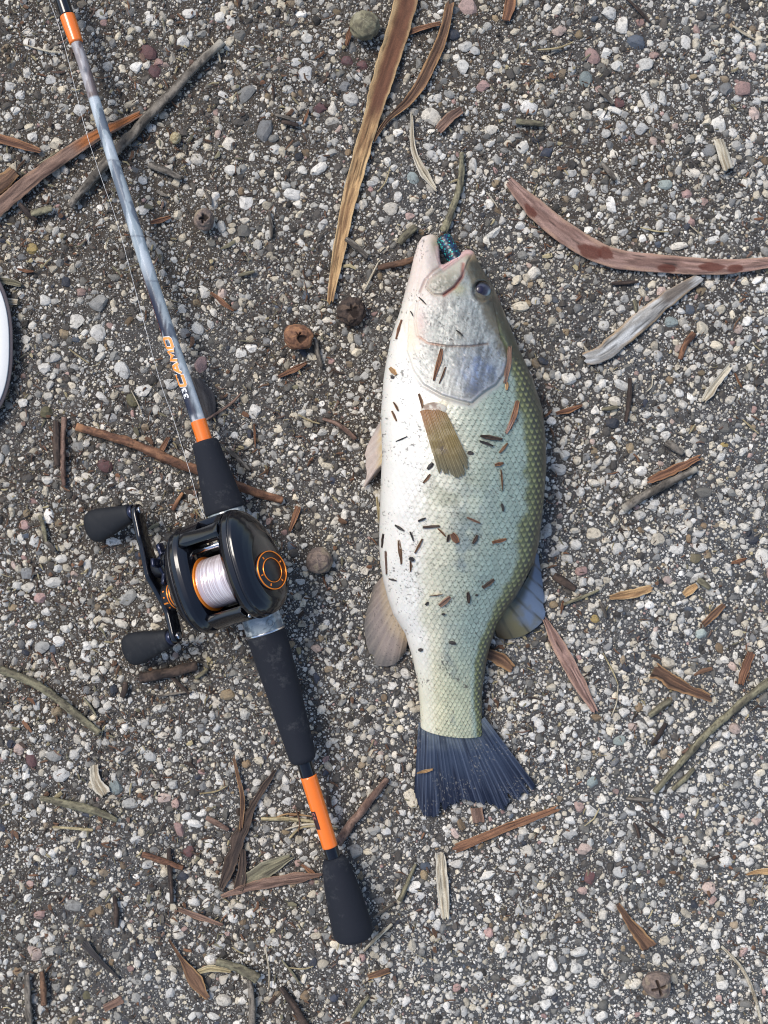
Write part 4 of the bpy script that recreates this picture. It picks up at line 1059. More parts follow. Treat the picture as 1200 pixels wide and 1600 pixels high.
def stroke_letters(name, py0, py1, height, side, thick, mat, lift):
    """squared slanted capitals laid on the blank, built stroke by stroke"""
    glyph = {"C": [[(1, 0.80), (1, 1), (0.15, 1), (0, 0.85), (0, 0.12), (0.12, 0), (1, 0), (1, 0.22)]],
             "A": [[(0, 0), (0.45, 1), (0.68, 1), (1, 0)], [(0.25, 0.34), (0.85, 0.34)]],
             "M": [[(0, 0), (0.06, 1), (0.5, 0.42), (0.94, 1), (1, 0)]],
             "O": [[(0.5, 0), (0.12, 0), (0, 0.14), (0, 0.86), (0.12, 1), (0.88, 1), (1, 0.86), (1, 0.14), (0.88, 0), (0.5, 0)]]}
    word = "CAMO"; adv = 1.0 / len(word)
    V, F = [], []
    layer = 0
    for gi, ch in enumerate(word):
        for pl in glyph[ch]:
            P = np.array(pl, float); P = np.stack([(gi + 0.10 + 0.76 * P[:, 0] + 0.16 * P[:, 1] - 0.08) * adv, P[:, 1]], 1)
            Q = P * np.array([abs(py1 - py0), height])               # pixels along, pixels across
            n = len(Q); T = np.diff(Q, axis=0); T /= np.linalg.norm(T, axis=1)[:, None]
            nor = np.stack([-T[:, 1], T[:, 0]], 1)
            mit = np.vstack([nor[:1], (nor[:-1] + nor[1:]) / np.maximum(0.45, np.linalg.norm(nor[:-1] + nor[1:], axis=1) ** 2 / 2)[:, None], nor[-1:]])
            if len(P) > 6 and ch == "O": mit[0] = mit[-1] = nor[0]
            for i in range(n - 1):
                for s in range(4):
                    a, b = s / 4, (s + 1) / 4
                    k = len(V)
                    for f in (a, b):
                        c0 = Q[i] * (1 - f) + Q[i + 1] * f; mm = mit[i] * (1 - f) + mit[i + 1] * f
                        V += [tuple(c0 - mm * thick / 2) + (layer,), tuple(c0 + mm * thick / 2) + (layer,)]
                    F.append((k, k + 1, k + 3, k + 2))
            layer += 1
    V = np.array(V)
    sgn = -1 if py1 < py0 else 1
    py = py0 + sgn * V[:, 0]
    c, d, s, u, k = rod_frame(py)
    r = np.interp(py, [400, 520, 650], [10.2, 10.8, 11.2])
    ang = side + (V[:, 1] - height / 2) / r
    W3 = c + ((r * k + lift + V[:, 2] * 0.000012)[:, None]) * (np.cos(ang)[:, None] * s + np.sin(ang)[:, None] * u)
    return put(name, mesh_np(name, W3 - ROD_O, np.array(F)[:, ::-1], mat, smooth=True), parent=rod)
stroke_letters("lettering_outline", 604, 526, 11.5, LS, 5.6, M_LETTERW, 0.00010)
stroke_letters("lettering", 604, 526, 11.5, LS, 3.7, M_LETTER, 0.00026)
wrap_text("lettering", "33", 622, 606, 9.0, LS, M_LETTERW, rod, lift=0.00012, bold=0.03)
# dark printed patch with small light marks on the sleeve
def sleeve_patch():
    py = np.linspace(1263, 1291, 20); a = np.linspace(math.radians(112), math.radians(160), 12)
    c, d, s, u, k = rod_frame(py); r = np.interp(py, [1212, 1322], [13.0, 12.45])
    V = c[:, None] + (r * k + 0.00012)[:, None, None] * (np.cos(a)[None, :, None] * s[:, None] + np.sin(a)[None, :, None] * u[:, None])
    put("printed_patch", mesh_np("printed_patch", V.reshape(-1, 3) - ROD_O, grid_faces(20, 12), plain_mat("dark_print", (0.035, 0.012, 0.012), rough=0.4)), parent=sleeve)
sleeve_patch()
wrap_text("printed_marks", "33", 1276, 1265, 6.0, math.radians(134), plain_mat("dull_red_ink", (0.42, 0.16, 0.13), rough=0.45), sleeve, lift=0.0003)
# hook keeper foot and first guide beyond the frame
def tube_between(p, q, r, m=12):
    p, q = np.array(p, float), np.array(q, float); d = q - p; d /= np.linalg.norm(d)
    a = np.array([0, 0, 1.0]) if abs(d[2]) < 0.9 else np.array([1.0, 0, 0]); s = np.cross(d, a); s /= np.linalg.norm(s); u = np.cross(s, d)
    th = np.linspace(0, 2 * np.pi, m, endpoint=False)
    ring = r * (np.cos(th)[:, None] * s + np.sin(th)[:, None] * u)
    V = np.concatenate([p + ring, q + ring, [p], [q]])
    i = np.arange(m); j = (i + 1) % m
    return V, [np.stack([i, j, j + m, i + m], 1), np.stack([j, i, np.full(m, 2 * m)], 1), np.stack([i + m, j + m, np.full(m, 2 * m + 1)], 1)]
def torus(c, nrm, R, r, M_=40, m=14):
    nrm = np.array(nrm, float); nrm /= np.linalg.norm(nrm)
    a = np.array([0, 0, 1.0]) if abs(nrm[2]) < 0.9 else np.array([1.0, 0, 0]); s = np.cross(nrm, a); s /= np.linalg.norm(s); u = np.cross(nrm, s)
    A = np.linspace(0, 2 * np.pi, M_, endpoint=False)[:, None]; B = np.linspace(0, 2 * np.pi, m, endpoint=False)[None]
    e = np.cos(A)[..., None] * s + np.sin(A)[..., None] * u
    V = np.array(c) + e * (R + r * np.cos(B))[..., None] + nrm * (r * np.sin(B))[..., None]
    idx = np.arange(M_ * m).reshape(M_, m); n1 = np.roll(idx, -1, 0)
    F = np.stack([idx, np.roll(idx, -1, 1), np.roll(n1, -1, 1), n1], -1).reshape(-1, 4)
    return V.reshape(-1, 3), [F]
cg, dg_, sg_, ug_, kg_ = rod_frame(np.array([-40.0]))
gc = cg[0] - sg_[0] * 0.012 + ug_[0] * 0.002
V, F = torus(gc, dg_[0], 0.0065, 0.0011)
guide = put("line_guide", mesh_np("line_guide", V - ROD_O, F, M_SATIN), parent=rod)
V, F = tube_between(gc + sg_[0] * 0.007, cg[0] - dg_[0] * 0.012 - sg_[0] * 0.0035, 0.0008)
put("guide_foot", mesh_np("guide_foot", V - ROD_O, F, M_SATIN), parent=guide)

# ------------------------------------------------------------------ low profile reel
RO_PY = 893.0
_c, _d, _s, _u, _k = rod_frame(np.array([RO_PY]))
RC, RF, RR = _c[0], _d[0], _s[0]
ROLL = math.radians(24)
UP = np.cross(RR, RF)
XL = RR * math.cos(ROLL) + UP * math.sin(ROLL)           # towards the palm side, raised
ZL = UP * math.cos(ROLL) - RR * math.sin(ROLL)
YL = RF
reel = empty("fishing_reel", (RC[0], RC[1], 0.0), "glossy black low profile baitcasting reel with orange trim and double handle", "fishing reel")
REEL_O = np.array(reel.location)
TILT = math.tan(math.radians(13))
def RL(p):
    p = np.asarray(p, float) / 1000.0
    lean = np.clip((p[..., :1] - 0.0218) / 0.009, 0, 1) * TILT          # the palm plate leans in towards the top
    p = np.concatenate([p[..., :1] - (p[..., 2:3] - 0.025) * lean, p[..., 1:]], -1)
    return RC + p[..., :1] * XL + p[..., 1:2] * YL + p[..., 2:3] * ZL
def rput(name, Vmm, F, mat, parent=None, cols=None, smooth=True, bevel=0.0):
    me = mesh_np(name, RL(Vmm).reshape(-1, 3) - REEL_O, F, mat, cols, smooth)
    o = put(name, me, parent=parent or reel)
    if bevel:
        b = o.modifiers.new("bevel", 'BEVEL'); b.width = bevel / 1000; b.segments = 3; b.limit_method = 'ANGLE'; b.angle_limit = math.radians(40)
        b.harden_normals = False
    return o
ZS = 25.0
def prof_r(phi, a=39.0, b=29.5, c=20.5, d=21.0):
    """outline of the frame round the spool axis; phi 0 = forward, 90 = top"""
    co, si = np.cos(phi), np.sin(phi)
    ya = np.where(co > 0, a, b); zc = np.where(si > 0, c, d)
    return (abs(co / ya) ** 2.2 + abs(si / zc) ** 2.2) ** (-1 / 2.2)
def ring_pts(x, scale, m=96, dy=0.0, dz=0.0):
    ph = np.linspace(0, 2 * np.pi, m, endpoint=False); r = prof_r(ph) * scale
    return np.stack([np.full(m, x), r * np.cos(ph) + dy, ZS + r * np.sin(ph) + dz], 1)
def loft(name, secs, mat, cap=(True, True), parent=None, m=96):
    rings = [ring_pts(*s_, m=m) if not isinstance(s_, dict) else ring_pts(s_['x'], s_['s'], m, s_.get('dy', 0), s_.get('dz', 0)) for s_ in secs]
    n = len(rings); V = np.concatenate(rings)
    F = [grid_faces(n, m, wrap=True)]
    i = np.arange(m); j = (i + 1) % m
    if cap[0]: V = np.concatenate([V, rings[0].mean(0)[None]]); F.append(np.stack([j, i, np.full(m, len(V) - 1)], 1))
    if cap[1]: V = np.concatenate([V, rings[-1].mean(0)[None]]); F.append(np.stack([i + (n - 1) * m, j + (n - 1) * m, np.full(m, len(V) - 1)], 1))
    return rput(name, V, F, mat, parent)
D_ = lambda x, s_, dy=0, dz=0: dict(x=x, s=s_, dy=dy, dz=dz)
def smooth_secs(keys, n=36):
    k = np.array(keys, float); t = np.linspace(0, 1, len(k)); tt_ = np.linspace(0, 1, n)
    # monotone-ish: catmull on each column
    P = catmull(np.c_[np.arange(len(k)) * 1.0, np.zeros(len(k))], n)[:, 0]
    out = []
    for q in P:
        i = int(min(max(math.floor(q), 0), len(k) - 2)); f = q - i; f = f * f * (3 - 2 * f) * 0.35 + f * 0.65
        v = k[i] * (1 - f) + k[i + 1] * f
        out.append(D_(v[0], v[1], v[2], v[3]))
    return out
# handle side plate
loft("side_plate", smooth_secs([(-35, 0.40, 2, -2), (-34.4, 0.58, 2, -2), (-32, 0.74, 1, -1), (-28, 0.86, 0, 0), (-25.5, 0.90, 0, 0)], 22), M_BLACK)
loft("side_plate_trim", [D_(-25.6, 0.90), D_(-25.4, 0.93), D_(-24.2, 0.945), D_(-23.9, 0.93)], M_CHROME if False else M_SATIN, (True, True))
loft("frame_side", smooth_secs([(-24, 0.93, 0, 0), (-22, 0.985, 0, 0), (-19, 1.0, 0, 0), (-16.5, 0.97, 0, 0), (-13.5, 0.86, 0, 0), (-12.2, 0.80, 0, 0)], 26), M_BLACK, (True, True))
# palm side: shallow dome that flows out to the dial
loft("frame_side", smooth_secs([(11.0, 0.80, 0, 0), (12.2, 0.86, 0, 0), (15, 0.965, 0, 0), (17.5, 1.0, 0, 0), (20.5, 0.985, 0, 0)], 24), M_BLACK, (True, True))
loft("side_plate_trim", [D_(20.3, 0.96), D_(20.6, 0.972), D_(21.6, 0.968), D_(21.9, 0.95)], M_SATIN)
loft("palm_plate", smooth_secs([(21.6, 0.965, 0, 0), (24.0, 0.95, -0.6, 0), (26.8, 0.89, -1.6, 0), (29.2, 0.79, -2.6, 0), (30.8, 0.66, -3.2, 0), (31.4, 0.56, -3.4, 0), (31.6, 0.40, -3.4, 0)], 34), M_BLACK)

def disc(name, x0, x1, R, mat, y=0.0, z=ZS, parent=None, r0=0.0, m=64, ch=0.4, sides=None):
    ph = np.linspace(0, 2 * np.pi, m, endpoint=False)
    rr = [(x0, max(r0, R - ch)), (x0 + ch * np.sign(x1 - x0), R), (x1 - ch * np.sign(x1 - x0), R), (x1, R - ch)]
    if r0 > 0: rr += [(x1, r0), (x0, r0)]
    mod = np.ones(m)
    if sides: mod = 1 + sides[1] * (np.cos(ph * sides[0]) > 0)
    rings = [np.stack([np.full(m, a), y + b * mod * np.cos(ph), z + b * mod * np.sin(ph)], 1) for a, b in rr]
    n = len(rings); V = np.concatenate(rings)
    F = [grid_faces(n, m, wrap=True, flip=bool(x1 < x0))]
    i = np.arange(m); j = (i + 1) % m
    if r0 > 0:
        a = (n - 1) * m
        F.append(np.stack([i + a, j + a, j, i], 1))
    else:
        V = np.concatenate([V, [[x0, y, z]], [[x1, y, z]]])
        F += [np.stack([j, i, np.full(m, n * m)], 1), np.stack([i + (n - 1) * m, j + (n - 1) * m, np.full(m, n * m + 1)], 1)]
    return rput(name, V, F, mat, parent)
# brake dial: dark disc, copper rings and tick marks
dial = disc("brake_dial", 30.6, 33.0, 11.6, M_SATIN, y=-3.4, m=96)
disc("dial_ring", 32.6, 33.4, 11.9, M_COPPER, y=-3.4, r0=11.35, m=96, ch=0.15, parent=dial)
disc("dial_ring", 32.8, 33.6, 7.6, M_COPPER, y=-3.4, r0=7.25, m=80, ch=0.1, parent=dial)
disc("dial_hub", 32.5, 33.4, 6.9, M_SATIN, y=-3.4, m=64, parent=dial)
for k_, a_ in enumerate(np.radians([25, 95, 150, 215, 290])):
    t_ = np.array([0.5, 0.5, 0]) 
    cy, cz = -3.4 + 9.3 * math.cos(a_), ZS + 9.3 * math.sin(a_)
    e1 = np.array([0, math.cos(a_), math.sin(a_)]) * 0.8; e2 = np.array([0, -math.sin(a_), math.cos(a_)]) * 0.35
    base = np.array([33.02, cy, cz])
    q_ = np.array([base - e1 - e2, base + e1 - e2, base + e1 + e2, base - e1 + e2])
    V = np.concatenate([q_, q_ + [0.25, 0, 0]])
    rput("dial_mark", V, [np.array([[3, 2, 1, 0], [4, 5, 6, 7], [0, 1, 5, 4], [1, 2, 6, 5], [2, 3, 7, 6], [3, 0, 4, 7]])], M_COPPER, parent=dial, smooth=False)

# spool with line, bright flange
def line_mat():
    m, nt, b = new_mat("spooled_line")
    b.inputs["Base Color"].default_value = (0.62, 0.53, 0.53, 1); b.inputs["Roughness"].default_value = 0.26; b.inputs["Metallic"].default_value = 0.35
    setin(b, "Coat Weight", 0.5)
    a = nt.nodes.new("ShaderNodeAttribute"); a.attribute_name = "Col"
    bp = nt.nodes.new("ShaderNodeBump"); bp.inputs["Strength"].default_value = 0.6; bp.inputs["Distance"].default_value = 0.0003
    nt.links.new(a.outputs["Fac"], bp.inputs["Height"]); nt.links.new(bp.outputs[0], b.inputs["Normal"])
    mx = nt.nodes.new("ShaderNodeMix"); mx.data_type = 'RGBA'
    mx.inputs["A"].default_value = (0.50, 0.41, 0.42, 1); mx.inputs["B"].default_value = (0.78, 0.70, 0.70, 1)
    nt.links.new(a.outputs["Fac"], mx.inputs["Factor"]); nt.links.new(mx.outputs["Result"], b.inputs["Base Color"])
    return m
n_, m_ = 120, 90
xs_ = np.linspace(-11.2, 11.2, n_); ph_ = np.linspace(0, 2 * np.pi, m_, endpoint=False)
h_ = fbm(xs_[:, None] * 2.2 + 0.35 * np.sin(ph_)[None], np.cos(ph_)[None] * 0.5 + 4, 3, 81)
rr_ = 15.6 + 0.25 * (h_ - 0.5)
V = np.stack([xs_[:, None] + 0 * ph_[None], rr_ * np.cos(ph_), ZS + rr_ * np.sin(ph_)], -1)
spool = rput("spool", V.reshape(-1, 3), [grid_faces(n_, m_, wrap=True)], line_mat(), cols=np.repeat(sstep(0.3, 0.7, h_).reshape(-1, 1), 3, 1))
disc("spool_flange", -12.4, -11.0, 17.2, M_COPPER, parent=spool, m=96)
disc("spool_flange", 11.0, 12.2, 17.0, M_SATIN, parent=spool, m=96)

# bands bridging the two sides
def band(name, ph0, ph1, s0, s1, x0, x1, mat, n=26, nx=10, bow=0.0, bev=0.5, xs0=0.0, xs1=0.0):
    """shell between two angles; bow thickens towards the side plates; xs shifts the x limits at the far end (for slanted struts)"""
    ph = np.radians(np.linspace(ph0, ph1, n)); f = np.linspace(0, 1, n)
    rows_o, rows_i = [], []
    for p, ff in zip(ph, f):
        a, b = x0 + xs0 * ff, x1 + xs1 * ff
        x = np.linspace(a, b, nx); e = ((x - (a + b) / 2) / ((b - a) / 2)) ** 2
        r = prof_r(np.array(p))
        ro = r * (s1 + bow * e); ri = r * (s0 + 0 * e)
        rows_o.append(np.stack([x, ro * math.cos(p), ZS + ro * math.sin(p)], 1)); rows_i.append(np.stack([x, ri * math.cos(p), ZS + ri * math.sin(p)], 1))
    V = np.concatenate([np.array(rows_o).reshape(-1, 3), np.array(rows_i).reshape(-1, 3)]); k = n * nx
    rim = np.concatenate([np.arange(nx), np.arange(1, n) * nx + nx - 1, (n - 1) * nx + np.arange(nx - 2, -1, -1), np.arange(n - 2, 0, -1) * nx]); r2 = np.roll(rim, -1)
    F = [grid_faces(n, nx, flip=True), grid_faces(n, nx, off=k), np.stack([rim, r2, r2 + k, rim + k], 1)]
    return rput(name, V, F, mat, bevel=bev)
band("front_hood", 17, 27, 0.90, 0.985, -14, 14, M_BLACK, bow=0.02)
band("nose_bar", -24, 5, 0.82, 0.99, -16, 16, M_BLACK)
band("hood_cheek", 4, 18, 0.88, 0.985, -15, -3, M_BLACK, n=12)
band("hood_strut", 4, 18, 0.88, 0.985, 10.5, 15, M_BLACK, n=12)
band("thumb_bar", 146, 172, 0.80, 0.95, -13, 12, M_BLACK, bow=0.02)
band("rear_bar", 176, 214, 0.78, 0.96, -15, 15, M_BLACK)
# level wind: steel bar, worm tube and line guide insert
def cyl(name, p, q, r, mat, m=24, parent=None):
    V, F = tube_between(np.array(p), np.array(q), r, m)
    return rput(name, V, F, mat, parent)
cyl("level_wind_bar", (-13, 21.5, ZS + 5), (13, 21.5, ZS + 5), 1.6, M_CHROME)
lw = cyl("level_wind_tube", (-13, 27, ZS - 1.0), (13, 27, ZS - 1.0), 2.8, M_SATIN)
V, F = torus((1.5, 27.5, ZS + 4.5), (0, 1, 0.25), 2.6, 0.9, 30, 10)
rput("line_eye", V, F, M_CHROME, parent=lw)
disc("glint_disc", 12.5, 14.2, 1.5, M_CHROME, y=-25, z=ZS + 8.5, m=20)  # added steel disc standing in for a small bright highlight on the frame
disc("glint_disc", -13.0, -15.5, 1.3, M_CHROME, y=30, z=ZS + 7.5, m=20)  # second added disc, put in as a light reflection
# floor of the frame under the spool, foot on the reel seat
band("frame_floor", 222, 318, 0.86, 1.0, -15, 15, M_SATIN)
def box(name, x, y, z, mat, parent=None, bev=0.6):
    V = np.array([[a, b, c_] for c_ in z for b in y for a in x], float)
    F = [np.array([[0, 2, 3, 1], [4, 5, 7, 6], [0, 1, 5, 4], [2, 6, 7, 3], [0, 4, 6, 2], [1, 3, 7, 5]])]
    return rput(name, V, F, mat, parent, smooth=False, bevel=bev)
box("reel_foot", (-7, 7), (-26, 26), (3, 7.5), M_SATIN)

# tension knob with copper rings
tk = disc("tension_knob", -34.5, -43.5, 8.6, M_SATIN, y=0, z=ZS, m=72, sides=(24, 0.025))
for xx in (-36.2, -38.0): disc("knob_ring", xx, xx - 0.8, 9.0, M_COPPER, y=0, z=ZS, r0=8.4, m=72, ch=0.15, parent=tk)
for k_, a_ in enumerate(np.radians([60, 85, 110, 135])):
    cy, cz = 8.75 * math.cos(a_), ZS + 8.75 * math.sin(a_)
    e1 = np.array([1.6 if k_ == 2 else 0.55, 0, 0]); e2 = np.array([0, -math.sin(a_), math.cos(a_)]) * 0.45; nn = np.array([0, math.cos(a_), math.sin(a_)]) * 0.3
    base = np.array([-41.0, cy, cz]); q_ = np.array([base - e1 - e2, base + e1 - e2, base + e1 + e2, base - e1 + e2])
    rput("knob_mark", np.concatenate([q_, q_ + nn]), [np.array([[3, 2, 1, 0], [4, 5, 6, 7], [0, 1, 5, 4], [1, 2, 6, 5], [2, 3, 7, 6], [3, 0, 4, 7]])], M_COPPER, parent=tk, smooth=False)

# handle: drive boss, star drag, swept double arm, two paddle knobs
HY, HZ = 19.5, ZS - 5.0
HX = -50.5
disc("drive_boss", -33.5, -39.0, 9.5, M_BLACK, y=HY, z=HZ, m=64)
disc("drive_sleeve", -38.5, -49.0, 6.5, M_SATIN, y=HY, z=HZ, m=48)
def star():
    m = 100; ph = np.linspace(0, 2 * np.pi, m, endpoint=False)
    r = 8.0 + 6.5 * np.clip(np.cos(ph * 5) * 1.5 + 0.1, 0, 1) ** 1.5
    rings = [np.stack([np.full(m, x), HY + r * k * np.cos(ph), HZ + r * k * np.sin(ph)], 1) for x, k in ((-40.0, 0.9), (-40.4, 1.0), (-42.2, 1.0), (-42.6, 0.93))]
    V = np.concatenate(rings + [[[-40, HY, HZ]], [[-42.6, HY, HZ]]]); i = np.arange(m); j = (i + 1) % m
    rput("star_drag", V, [grid_faces(4, m, wrap=True, flip=True), np.stack([i, j, np.full(m, 4 * m)], 1), np.stack([j + 3 * m, i + 3 * m, np.full(m, 4 * m + 1)], 1)], M_BLUEBLACK)
star()
def arm():
    y = np.linspace(-45.5, 45.5, 80)
    cx = HX + 3.2 * np.exp(-((y + 2) / 40) ** 4) * 0 - 2.0 * np.exp(-((y) / 18) ** 2)
    half = np.interp(y, [-45.5, -44, -40, -20, -8, 0, 8, 20, 40, 44, 45.5], [1.5, 4.2, 5.0, 4.8, 6.4, 8.0, 6.4, 4.8, 5.0, 4.2, 1.5])
    zc = np.interp(y, [-45.5, -25, 0, 25, 45.5], [2.0, -1.6, 0, 1.6, -2.0])
    sec = [(1.9, -0.9), (1.9, 0.9), (1.3, 1.0), (-1.3, 1.0), (-1.9, 0.9), (-1.9, -0.9), (-1.3, -1.0), (1.3, -1.0)]
    V = np.array([[[cx[i] + a, HY - 3 + y[i], HZ + zc[i] + b * half[i]] for a, b in sec] for i in range(len(y))])
    n, m = V.shape[:2]; Vf = V.reshape(-1, 3)
    Vf = np.concatenate([Vf, V[0].mean(0)[None], V[-1].mean(0)[None]]); i = np.arange(m); j = (i + 1) % m
    return rput("handle_arm", Vf, [grid_faces(n, m, wrap=True), np.stack([j, i, np.full(m, n * m)], 1), np.stack([i + (n - 1) * m, j + (n - 1) * m, np.full(m, n * m + 1)], 1)], M_BLACK, bevel=0.3)
arm_o = arm()
disc("handle_nut", -52.0, -56.0, 6.0, M_BLUEBLACK, y=HY - 3, z=HZ, m=6, parent=arm_o)
for yk, zk in ((HY - 3 + 41.5, HZ - 1.6), (HY - 3 - 41.5, HZ + 1.6)):
    disc("knob_pin", -48.8, -47.4, 2.4, M_CHROME, y=yk, z=zk, m=32, parent=arm_o, ch=0.3)
    kn = None
    # paddle: round neck flaring into a flat wide end
    n, m = 60, 48
    t = np.linspace(0, 1, n); ph = np.linspace(0, 2 * np.pi, m, endpoint=False)
    x = -55.0 - 37.5 * t
    wy = np.interp(t, [0, 0.05, 0.2, 0.45, 0.68, 0.80, 0.88, 0.94, 0.98, 1.0], [5.6, 6.2, 6.9, 8.9, 10.5, 10.6, 9.8, 8.0, 5.2, 1.0])
    wz = np.interp(t, [0, 0.05, 0.2, 0.45, 0.68, 0.80, 0.88, 0.94, 0.98, 1.0], [5.0, 5.5, 5.6, 5.5, 5.6, 5.5, 5.1, 4.2, 2.8, 0.6])
    ey = np.sign(np.cos(ph)) * abs(np.cos(ph)) ** 0.85; ez = np.sign(np.sin(ph)) * abs(np.sin(ph)) ** 0.85
    cross = sstep(0.25, 0.0, abs(abs((t[:, None] - 0.6) * 3.0) - abs(ey[None] * 0.62))) * sstep(0.32, 0.2, abs(t - 0.6))[:, None] * (ez[None] > 0.3)
    V = np.stack([x[:, None] + 0 * ph[None], yk + wy[:, None] * ey[None], zk + wz[:, None] * (ez[None] * (1 - 0.03 * cross))], -1)
    V = np.concatenate([V.reshape(-1, 3), [[-55.0, yk, zk]], [[-92.7, yk, zk]]]); i = np.arange(m); j = (i + 1) % m
    kn = rput("handle_knob", V, [grid_faces(n, m, wrap=True, flip=False), np.stack([j, i, np.full(m, n * m)], 1), np.stack([i + (n - 1) * m, j + (n - 1) * m, np.full(m, n * m + 1)], 1)], M_KNOB)
    disc("knob_collar", -52.0, -56.0, 5.0, M_BLUEBLACK, y=yk, z=zk, m=40, parent=kn)
print("lowest reel point", min(float((RL(np.array([-92.0, HY, HZ + k]))[2])) for k in (-5.5, 0, 5.5)))

# round emblem printed on the seat
c_, d2_, s2_, u2_, k2_ = rod_frame(np.array([975.0]))
an = math.radians(62)
em_c = c_[0] + (31.2 * k2_[0]) * (math.cos(an) * s2_[0] + math.sin(an) * u2_[0])
em_n = math.cos(an) * s2_[0] + math.sin(an) * u2_[0]
V, F = torus(em_c, em_n, 0.0022, 0.0003, 30, 8)
emb = put("emblem", mesh_np("emblem", V - ROD_O, F, plain_mat("grey_ink", (0.25, 0.28, 0.30), rough=0.4)), parent=rod)

# ------------------------------------------------------------------ line running from the reel along the rod
lp = catmull([(342, 842, 0.060), (328, 820, 0.052), (312, 790, 0.044), (295, 732, 0.038), (270, 652, 0.034), (245, 578, 0.032), (187, 362, 0.030), (160, 283, 0.029), (133, 200, 0.0285), (100, 68, 0.028), (77, 0, 0.027), (60, -48, 0.027)], 160)
lp[:, 0] += 0.8 * (fbm(np.arange(160) / 9.0, np.zeros(160), 3, 5) - 0.5)
m = 6; th_ = np.linspace(0, 2 * np.pi, m, endpoint=False)
LC = Wn(lp[:, 0], lp[:, 1], lp[:, 2])
V = LC[:, None] + 0.00012 * np.stack([np.cos(th_) * 0.957, np.cos(th_) * 0.29, np.sin(th_)], -1)[None]
m_line = plain_mat("nylon_line", (0.62, 0.62, 0.60), rough=0.2, spec=0.8)
put_centred("fishing_line", V.reshape(-1, 3), [grid_faces(160, m, wrap=True)], m_line, label="thin clear fishing line running from the reel beside the rod blank", cat="fishing line")

# ------------------------------------------------------------------ loose bark, twigs and seed pods
PAL = {   # main, streak, edge
    'tan':    ((196, 152, 96), (150, 108, 66), (216, 178, 120)),
    'brown':  ((124, 88, 62), (92, 64, 46), (190, 140, 84)),
    'red':    ((138, 106, 88), (104, 76, 62), (168, 126, 96)),
    'pink':   ((166, 128, 112), (134, 98, 84), (186, 144, 116)),
    'rust':   ((146, 98, 66), (106, 68, 48), (182, 124, 78)),
    'grey':   ((128, 118, 104), (84, 76, 66), (172, 164, 146)),
    'dark':   ((84, 66, 54), (56, 44, 38), (110, 86, 66)),
    'pale':   ((200, 188, 160), (160, 142, 112), (222, 212, 190)),
    'silver': ((192, 191, 186), (160, 156, 148), (176, 138, 88)),
    'olive':  ((138, 130, 98), (104, 96, 74), (168, 160, 128)),
    'straw':  ((190, 172, 124), (150, 130, 88), (206, 190, 148)),
    'nut':    ((142, 120, 104), (108, 92, 84), (160, 142, 112)),
    'slate':  ((74, 70, 68), (58, 54, 54), (84, 78, 74)),
}
drnd = random.Random(21)
def litc(c):
    c = np.asarray(c, float); c = c * 0.80 + 0.20 * c.mean()
    return lin(np.clip(c * 1.04, 0, 255)) * 0.80

